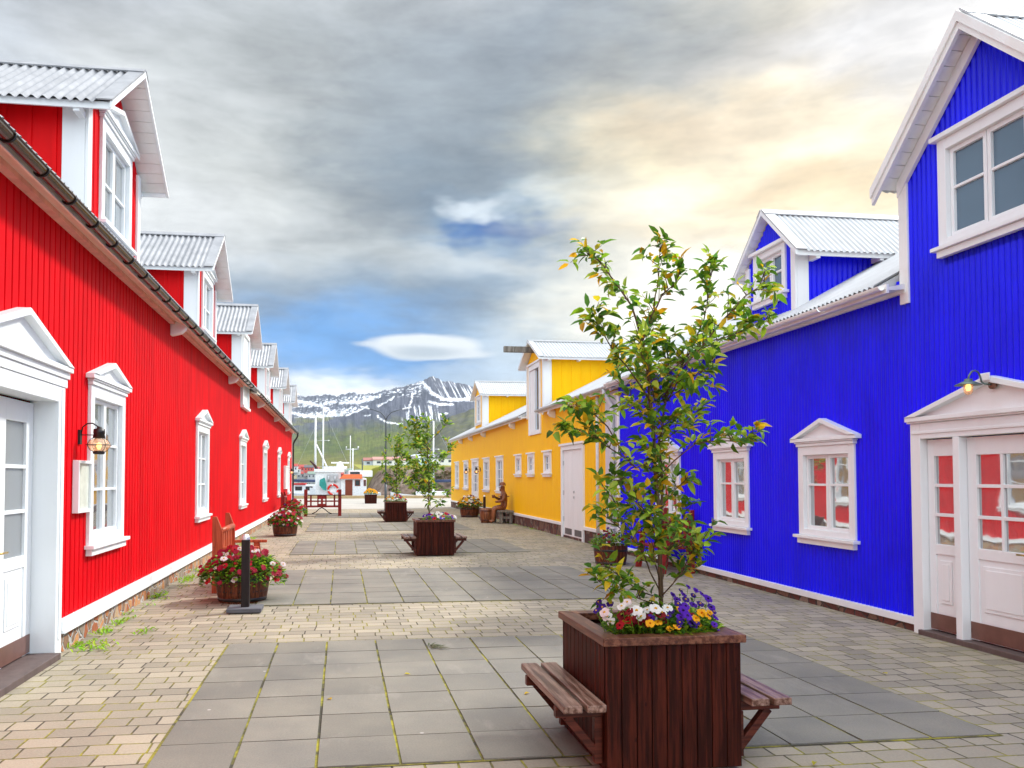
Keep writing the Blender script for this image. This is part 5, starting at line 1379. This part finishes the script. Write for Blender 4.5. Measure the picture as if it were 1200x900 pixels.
def colA(U, T_, h, rid, px_, py_):
    n = fbm(px_*.12, py_*.35, 4, 3, .6); n2 = fbm(px_*.5+py_*.25, py_*.9, 4, 13, .6)
    c = lerp3(ROCK2, ROCK, np.clip(n*1.6-.3, 0, 1))
    g = np.clip((py_-487)/10+(n-.5)*3, 0, 1); c = c*(1-g[..., None])+lerp3(BRN, GRN2, n)*g[..., None]
    s = np.clip((n2*.75+n*.28+.10*np.sin(py_*.5+px_*.06)-.55)*9, 0, 1)*np.clip((492-py_)/6, 0, 1)
    for poly, w in (([(345,470),(365,474),(385,480)], 1.6), ([(342,484),(360,489),(385,488),(400,486)], 1.8), ([(400,473),(418,472),(436,467)], 2.)): s = np.maximum(s, seg_mask(px_, py_, poly, w)*(.6+n2*.7))
    s = np.clip(s, 0, 1); return c*(1-s[..., None])+np.array(SNOW)*s[..., None]
mountain('snowy_ridge_hills', [(300,465),(346,461),(362,466),(380,464),(394,466),(402,464),(414,462),(425,463),(440,462),(452,458),(475,455),(560,460)], 3800, 6500, 320, 480, 420, 150, 1.25, (.25,1.), 5, colA)
def colB(U, T_, h, rid, px_, py_):
    n = fbm(px_*.10, py_*.2, 4, 23, .6); n2 = fbm(px_*.45, py_*.10, 4, 33, .6); n3 = fbm(px_*.06+py_*.05, py_*.16, 4, 61, .55)
    c = lerp3(ROCK2, ROCK, np.clip(n*1.7-.35, 0, 1))
    # vegetation up to a slanting line
    line = 492-np.clip((px_-440)*.10, -8, 6)
    g = np.clip((py_-line)/16+(n-.5)*2.2, 0, 1); gc_ = lerp3(GRN, GRN2, np.clip(n3*2.4-.7, 0, 1)); gc_ = gc_*(1-np.clip((n-.55)*3, 0, .6)[..., None])+np.array((.07,.065,.06))*np.clip((n-.55)*3, 0, .6)[..., None]
    yl = np.clip((py_-530)/16, 0, 1)*.8; gc_ = gc_*(1-yl[..., None])+np.array((.20,.18,.045))*yl[..., None]
    c = c*(1-g[..., None])+gc_*g[..., None]
    s = np.zeros_like(px_)
    # streaked snow on the right face of the peak, bowl below it
    st_ = np.clip((fbm((px_+(py_-440)*-.55)*.85, py_*.05, 4, 53, .6)-.56)*10, 0, 1)*np.clip((px_-502-(py_-440)*.35)/5, 0, 1)*np.clip((469-py_+(px_-520)*.04)/3, 0, 1)
    s = np.maximum(s, st_)
    bands = np.clip((fbm(px_*.35, (py_+px_*.14)*.9, 4, 71, .6)-.56)*12, 0, 1)*np.clip((497-px_)/6, 0, 1)*np.clip((466-py_)/4, 0, 1)*np.clip((px_-445)/8, 0, 1); s = np.maximum(s, bands*.9)
    fan = np.clip((fbm((px_-(py_-470)*.2)*.55, py_*.05, 3, 81, .6)-.55)*14, 0, 1)*np.clip((px_-468)/4, 0, 1)*np.clip((522-px_)/6, 0, 1)*np.clip((py_-473)/3, 0, 1)*np.clip((494-py_)/4, 0, 1); s = np.maximum(s, fan)
    for poly, w in (([(498,450),(506,460),(518,466),(535,468),(556,465)], 2.2), ([(502,470),(516,473),(530,473)], 1.6), ([(483,460),(481,470),(478,480),(478,492)], .9), ([(441,477),(450,472),(461,465)], 1.),
            ([(442,488),(450,494),(464,497),(470,496)], 1.2), ([(484,496),(494,496)], 1.), ([(405,488),(418,482),(430,476)], 1.3), ([(378,494),(386,489)], 1.), ([(427,488),(433,486)], .8), ([(490,450),(496,446),(497,455)], .9), ([(515,485),(524,484)], 1.)):
        s = np.maximum(s, seg_mask(px_, py_, poly, w))
    s = np.clip(s, 0, 1); return c*(1-s[..., None])+np.array(SNOW)*s[..., None]
mountain('main_mountain_hills', [(250,520),(300,508),(345,500),(378,494),(400,488),(426,477),(440,467),(458,456),(470,452),(484,449),(496,444),(502,441),(508,439.5),(514,442),(518,446),(526,444),(535,446),(542,447),(554,451),(570,449),(600,455),(650,462),(700,470),(800,490),(900,520)],
         900, 4200, 250, 760, 900, 300, 1.55, (.11,.8), 15, colB)
def colC(U, T_, h, rid, px_, py_):
    n = fbm(px_*.10, py_*.2, 4, 93, .6); n2 = fbm(px_*.3, py_*.6, 4, 94)
    c = lerp3((.075,.08,.075), (.11,.115,.08), n); g = np.clip((n2-.45)*4, 0, 1)*.8
    return c*(1-g[..., None])+lerp3((.10,.12,.045), (.15,.15,.06), n)*g[..., None]
mountain('dark_right_hills', [(440,556),(460,548),(480,532),(500,512),(516,493),(530,484),(554,476),(580,470),(620,461),(700,450),(800,445),(950,460),(1100,500)], 1000, 2400, 440, 1100, 300, 120, 1.15, (.16,.5), 25, colC)

# thin air over the fjord
hz = MB(); hz.box(-3000, 3000, -440, 8400, -4.5, 760); base(); ho = hz.build('haze', bpy.data.materials.new('haze_air')); tag(ho, kind='stuff')
hm = ho.data.materials[0]; hm.use_nodes = True; hm.node_tree.nodes.clear(); pv = hm.node_tree.nodes.new('ShaderNodeVolumePrincipled'); oo = hm.node_tree.nodes.new('ShaderNodeOutputMaterial')
pv.inputs['Color'].default_value = (.75,.85,1,1); pv.inputs['Density'].default_value = HAZE; pv.inputs['Anisotropy'].default_value = .2; hm.node_tree.links.new(pv.outputs[0], oo.inputs['Volume'])
# weeds along the wall feet
wd = MB(); rg = random.Random(12)
for i in range(110):
    if i < 85: yy = 7.9+rg.random()**1.3*14; xx = XR+.08+abs(rg.gauss(0, .10))
    else: yy = 21.5+rg.random()*14; xx = XY-.06-abs(rg.gauss(0,.06))
    big = rg.random() < .3
    for j in range(22 if big else 7):
        a = rg.uniform(0, 6.28); d = Vector((math.cos(a), math.sin(a), rg.uniform(.2,1.3)))
        leaf_geo(wd, (xx+rg.gauss(0,.05), yy+rg.gauss(0,.09), .006), d, (0,0,1), rg.uniform(.03,.085 if big else .045), .022, tuple(q*rg.uniform(.8,1.5) for q in rg.choice(GREENS[2:4])+()) )
base(); o = wd.build('weeds', M['leaf']); tag(o, 'small green weeds growing in the joints at the foot of the walls', 'weeds', kind='stuff')
# a withered sprig and fallen leaves on the slabs
sp = MB(); q = P(510, 757, 1); 
r_ = ray(509, 759); tt = (0.016-EYE)/r_.z; sx_, sy_ = r_.x*tt, r_.y*tt
for j in range(22):
    a = rg.uniform(-.6, 1.9); leaf_geo(sp, (sx_+rg.gauss(0,.03), sy_+rg.gauss(0,.05), .016), (math.cos(a), math.sin(a), .25), (0,0,1), .11, .016, rg.choice([(.16,.17,.08),(.24,.22,.13),(.10,.13,.05)]))
CUR = Vector((sx_, sy_, .013)); o = sp.build('withered_sprig', M['leaf']); tag(o, 'small withered grey green sprig lying on the slabs', 'sprig')
fl = []
for k_, (a, bq) in enumerate(((474,790),(388,820),(955,893),(690,668),(1040,790),(620,812))):
    r_ = ray(a, bq); tt = (0.016-EYE)/r_.z; x, y = r_.x*tt, r_.y*tt
    CUR = Vector((x, y, .016)); m_ = MB(); leaf_geo(m_, (x, y, .018), (math.cos(k_*2.), math.sin(k_*2.), .05), (0,0,1), .05, .03, YELS[k_ % 4]); o = m_.build('fallen_leaf', M['leaf'])
    tag(o, 'single fallen yellow brown leaf lying on the paving', 'leaf', 'fallen leaves on the paving')
base()

# ================================================================== SKY
wd_ = bpy.data.worlds.new('World'); sc.world = wd_; wd_.use_nodes = True; nt = wd_.node_tree; nt.nodes.clear()
def N(typ, **kw):
    nd = nt.nodes.new(typ)
    for k, v in kw.items(): setattr(nd, k, v)
    return nd
def lk(a, b): nt.links.new(a, b)
def mth(op, a, b=None, c=None, clamp=False):
    m = N('ShaderNodeMath', operation=op); m.use_clamp = clamp
    for i, v in enumerate((a, b, c)):
        if v is None: continue
        if isinstance(v, (int, float)): m.inputs[i].default_value = v
        else: lk(v, m.inputs[i])
    return m.outputs[0]
SUN_AZ, SUN_EL = R(62), R(42)
sky = N('ShaderNodeTexSky'); sky.sky_type = 'NISHITA'; sky.sun_disc = False; sky.sun_elevation = SUN_EL; sky.sun_rotation = SUN_AZ
tc = N('ShaderNodeTexCoord'); sp_ = N('ShaderNodeSeparateXYZ'); lk(tc.outputs['Generated'], sp_.inputs[0])
az = mth('ARCTAN2', sp_.outputs[0], sp_.outputs[1]); el = mth('ARCSINE', sp_.outputs[2])
cb = N('ShaderNodeCombineXYZ'); lk(az, cb.inputs[0]); lk(el, cb.inputs[1])
# domain warp
nz = N('ShaderNodeTexNoise'); nz.noise_dimensions = '2D'; nz.inputs['Scale'].default_value = 1.; nz.inputs['Detail'].default_value = 4; nz.inputs['Roughness'].default_value = .58
mp = N('ShaderNodeMapping'); mp.inputs['Scale'].default_value = (4.5, 11, 1); mp.inputs['Rotation'].default_value = (0,0,R(-8)); lk(cb.outputs[0], mp.inputs[0]); lk(mp.outputs[0], nz.inputs['Vector'])
sb_ = N('ShaderNodeVectorMath', operation='SUBTRACT'); lk(nz.outputs['Color'], sb_.inputs[0]); sb_.inputs[1].default_value = (.5,.5,.5)
scv = N('ShaderNodeVectorMath', operation='MULTIPLY'); lk(sb_.outputs[0], scv.inputs[0]); scv.inputs[1].default_value = (.26,.10,0)
wv = N('ShaderNodeVectorMath', operation='ADD'); lk(cb.outputs[0], wv.inputs[0]); lk(scv.outputs[0], wv.inputs[1])
scs = N('ShaderNodeVectorMath', operation='SCALE'); lk(scv.outputs[0], scs.inputs[0]); scs.inputs[3].default_value = .2
wv2 = N('ShaderNodeVectorMath', operation='ADD'); lk(cb.outputs[0], wv2.inputs[0]); lk(scs.outputs[0], wv2.inputs[1])
def azel(px_, py_):
    r_ = ray(px_, py_).normalized(); return math.atan2(r_.x, r_.y), math.asin(r_.z)
def lin(c): return tuple(s2l(c))+(1,)
cur = None
rmp = N('ShaderNodeValToRGB'); lk(mth('MULTIPLY_ADD', el, 1.0, 0.0), rmp.inputs[0])
cr = rmp.color_ramp; cr.elements[0].position = 0; cr.elements[0].color = lin((215,228,238)); cr.elements[1].position = .9; cr.elements[1].color = lin((205,208,212))
for p_e, c in ((.10, (190,208,222)), (.22, (170,180,188)), (.45, (182,187,190))):
    e = cr.elements.new(p_e); e.color = lin(c)
cur = rmp.outputs[0]
def blob(px_, py_, rx, ry, col, st, soft=1., warp=True, rot=0):
    global cur
    a, e = azel(px_, py_); v = wv if warp else wv2
    s1 = N('ShaderNodeVectorMath', operation='MULTIPLY_ADD'); lk(v.outputs[0], s1.inputs[0]); s1.inputs[1].default_value = (935./rx, 935./ry, 1); s1.inputs[2].default_value = (-a*935./rx, -e*935./ry, 0)
    ln = N('ShaderNodeVectorMath', operation='LENGTH'); lk(s1.outputs[0], ln.inputs[0])
    mr = N('ShaderNodeMapRange'); mr.interpolation_type = 'SMOOTHSTEP'; lk(ln.outputs['Value'], mr.inputs[0]); mr.inputs[1].default_value = 1+soft*.5; mr.inputs[2].default_value = max(.28, 1-soft); mr.inputs[3].default_value = 0; mr.inputs[4].default_value = st
    mx = N('ShaderNodeMix', data_type='RGBA'); lk(mr.outputs[0], mx.inputs[0]); lk(cur, mx.inputs[6]); mx.inputs[7].default_value = lin(col); cur = mx.outputs[2]
for a in [
    (60,40,330,150,(205,212,220),.7), (170,30,150,60,(165,168,170),.5), (430,190,230,150,(146,154,160),.8), (190,330,150,190,(240,243,243),.9), (170,190,120,120,(215,218,218),.7), (320,200,110,70,(200,203,198),.6),
    (330,70,160,70,(178,182,180),.6), (560,180,200,110,(118,134,146),.7), (690,40,160,60,(140,152,162),.6), (480,110,130,50,(165,172,176),.5),
    (440,300,150,30,(198,202,198),.6), (610,310,200,40,(190,200,206),.7), (360,345,200,45,(128,148,168),.75), (520,350,170,28,(120,142,163),.7),
    (400,408,200,52,(88,152,216),.95), (560,385,90,22,(170,192,210),.5), (660,235,100,30,(180,196,206),.6), (620,285,70,20,(86,128,170),.7),
    (600,262,120,30,(96,138,176),.7), (582,268,62,15,(30,92,160),.95), (650,262,50,14,(70,122,176),.7), (548,247,34,12,(215,224,230),.75), (640,225,60,16,(190,204,214),.5), (650,420,120,50,(196,210,220),.7), (690,330,80,40,(190,202,210),.7),
    (380,466,150,20,(240,245,250),.95), (560,440,120,18,(190,208,224),.6),
    (900,220,240,180,(255,242,200),1.), (1010,100,230,110,(252,238,212),.85), (815,325,130,80,(255,252,240),1.), (820,150,110,34,(206,186,158),.6), (960,222,90,26,(232,204,160),.65),
    (760,60,200,50,(140,148,155),.75), (950,40,130,30,(196,192,186),.6), (1120,20,140,60,(230,230,232),.8), (850,270,120,20,(246,222,176),.5), (720,230,60,40,(222,216,200),.5)]:
    blob(*a)
# fine streaks
n2 = N('ShaderNodeTexNoise'); n2.noise_dimensions = '2D'; n2.inputs['Scale'].default_value = 1; n2.inputs['Detail'].default_value = 6; n2.inputs['Roughness'].default_value = .6; n2.inputs['Distortion'].default_value = .12
mp2 = N('ShaderNodeMapping'); mp2.inputs['Scale'].default_value = (7, 22, 1); mp2.inputs['Rotation'].default_value = (0,0,R(6)); lk(cb.outputs[0], mp2.inputs[0]); lk(mp2.outputs[0], n2.inputs['Vector'])
mr2 = N('ShaderNodeMapRange'); lk(n2.outputs['Fac'], mr2.inputs[0]); mr2.inputs[1].default_value = .3; mr2.inputs[2].default_value = .7; mr2.inputs[3].default_value = .86; mr2.inputs[4].default_value = 1.24
mx = N('ShaderNodeVectorMath', operation='SCALE'); lk(cur, mx.inputs[0]); lk(mr2.outputs[0], mx.inputs[3]); cur = mx.outputs[0]
# lens shaped cloud over the mountain
blob(495,404,74,17,(232,238,241),1.,.25,False); blob(530,414,55,7,(228,234,238),.9,.5,False,-6); blob(430,403,24,3.5,(225,232,238),.7,.8,False,8)
blob(492,411,48,8.5,(168,184,197),.75,.9,False)
# gain added to the unseen sky overhead and behind camera, to light the walls
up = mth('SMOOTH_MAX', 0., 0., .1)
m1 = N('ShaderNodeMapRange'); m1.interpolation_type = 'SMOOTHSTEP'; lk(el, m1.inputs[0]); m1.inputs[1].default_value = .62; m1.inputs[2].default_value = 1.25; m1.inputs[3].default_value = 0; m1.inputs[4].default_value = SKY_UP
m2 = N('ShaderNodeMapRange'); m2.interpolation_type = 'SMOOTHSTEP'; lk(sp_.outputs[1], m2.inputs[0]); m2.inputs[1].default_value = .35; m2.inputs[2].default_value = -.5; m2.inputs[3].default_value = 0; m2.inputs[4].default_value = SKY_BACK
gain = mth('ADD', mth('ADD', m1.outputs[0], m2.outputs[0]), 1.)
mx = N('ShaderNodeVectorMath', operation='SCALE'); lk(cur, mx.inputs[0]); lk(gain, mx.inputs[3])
bg1 = N('ShaderNodeBackground'); lk(sky.outputs[0], bg1.inputs[0]); bg1.inputs[1].default_value = .08
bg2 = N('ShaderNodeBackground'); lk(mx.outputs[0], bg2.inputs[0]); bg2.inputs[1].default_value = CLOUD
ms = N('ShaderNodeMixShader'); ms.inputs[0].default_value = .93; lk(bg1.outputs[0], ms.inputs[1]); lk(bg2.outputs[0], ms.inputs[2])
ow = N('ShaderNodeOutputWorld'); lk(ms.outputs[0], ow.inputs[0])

# ================================================================== SUN
sl = bpy.data.lights.new('sun', 'SUN'); sl.energy = SUN_E; sl.angle = R(8); sl.color = (1, .96, .90)
so = bpy.data.objects.new('sun', sl); COL.objects.link(so)
sd = Vector((math.sin(SUN_AZ)*math.cos(SUN_EL), math.cos(SUN_AZ)*math.cos(SUN_EL), math.sin(SUN_EL)))
so.rotation_euler = sd.to_track_quat('Z', 'Y').to_euler(); so.location = (30, 20, 30)

# ================================================================== CAMERA
cd = bpy.data.cameras.new('camera'); cd.sensor_width = 36; cd.sensor_fit = 'HORIZONTAL'; cd.lens = FPX/1200*36
cd.shift_x = -(CX-600)/1200; cd.shift_y = (CY-450)/1200; cd.clip_end = 20000; cd.clip_start = .05
co = bpy.data.objects.new('camera', cd); COL.objects.link(co); co.location = (0, 0, EYE)
co.rotation_euler = Matrix((CR, CU, -CF)).transposed().to_euler()
sc.camera = co
sc.view_settings.view_transform = 'Standard'; sc.view_settings.look = 'None'; sc.view_settings.exposure = EXPO; sc.view_settings.gamma = 1
sc.view_settings.use_curve_mapping = False
sc.render.engine = 'CYCLES'; sc.cycles.max_bounces = 5; sc.cycles.transparent_max_bounces = 8
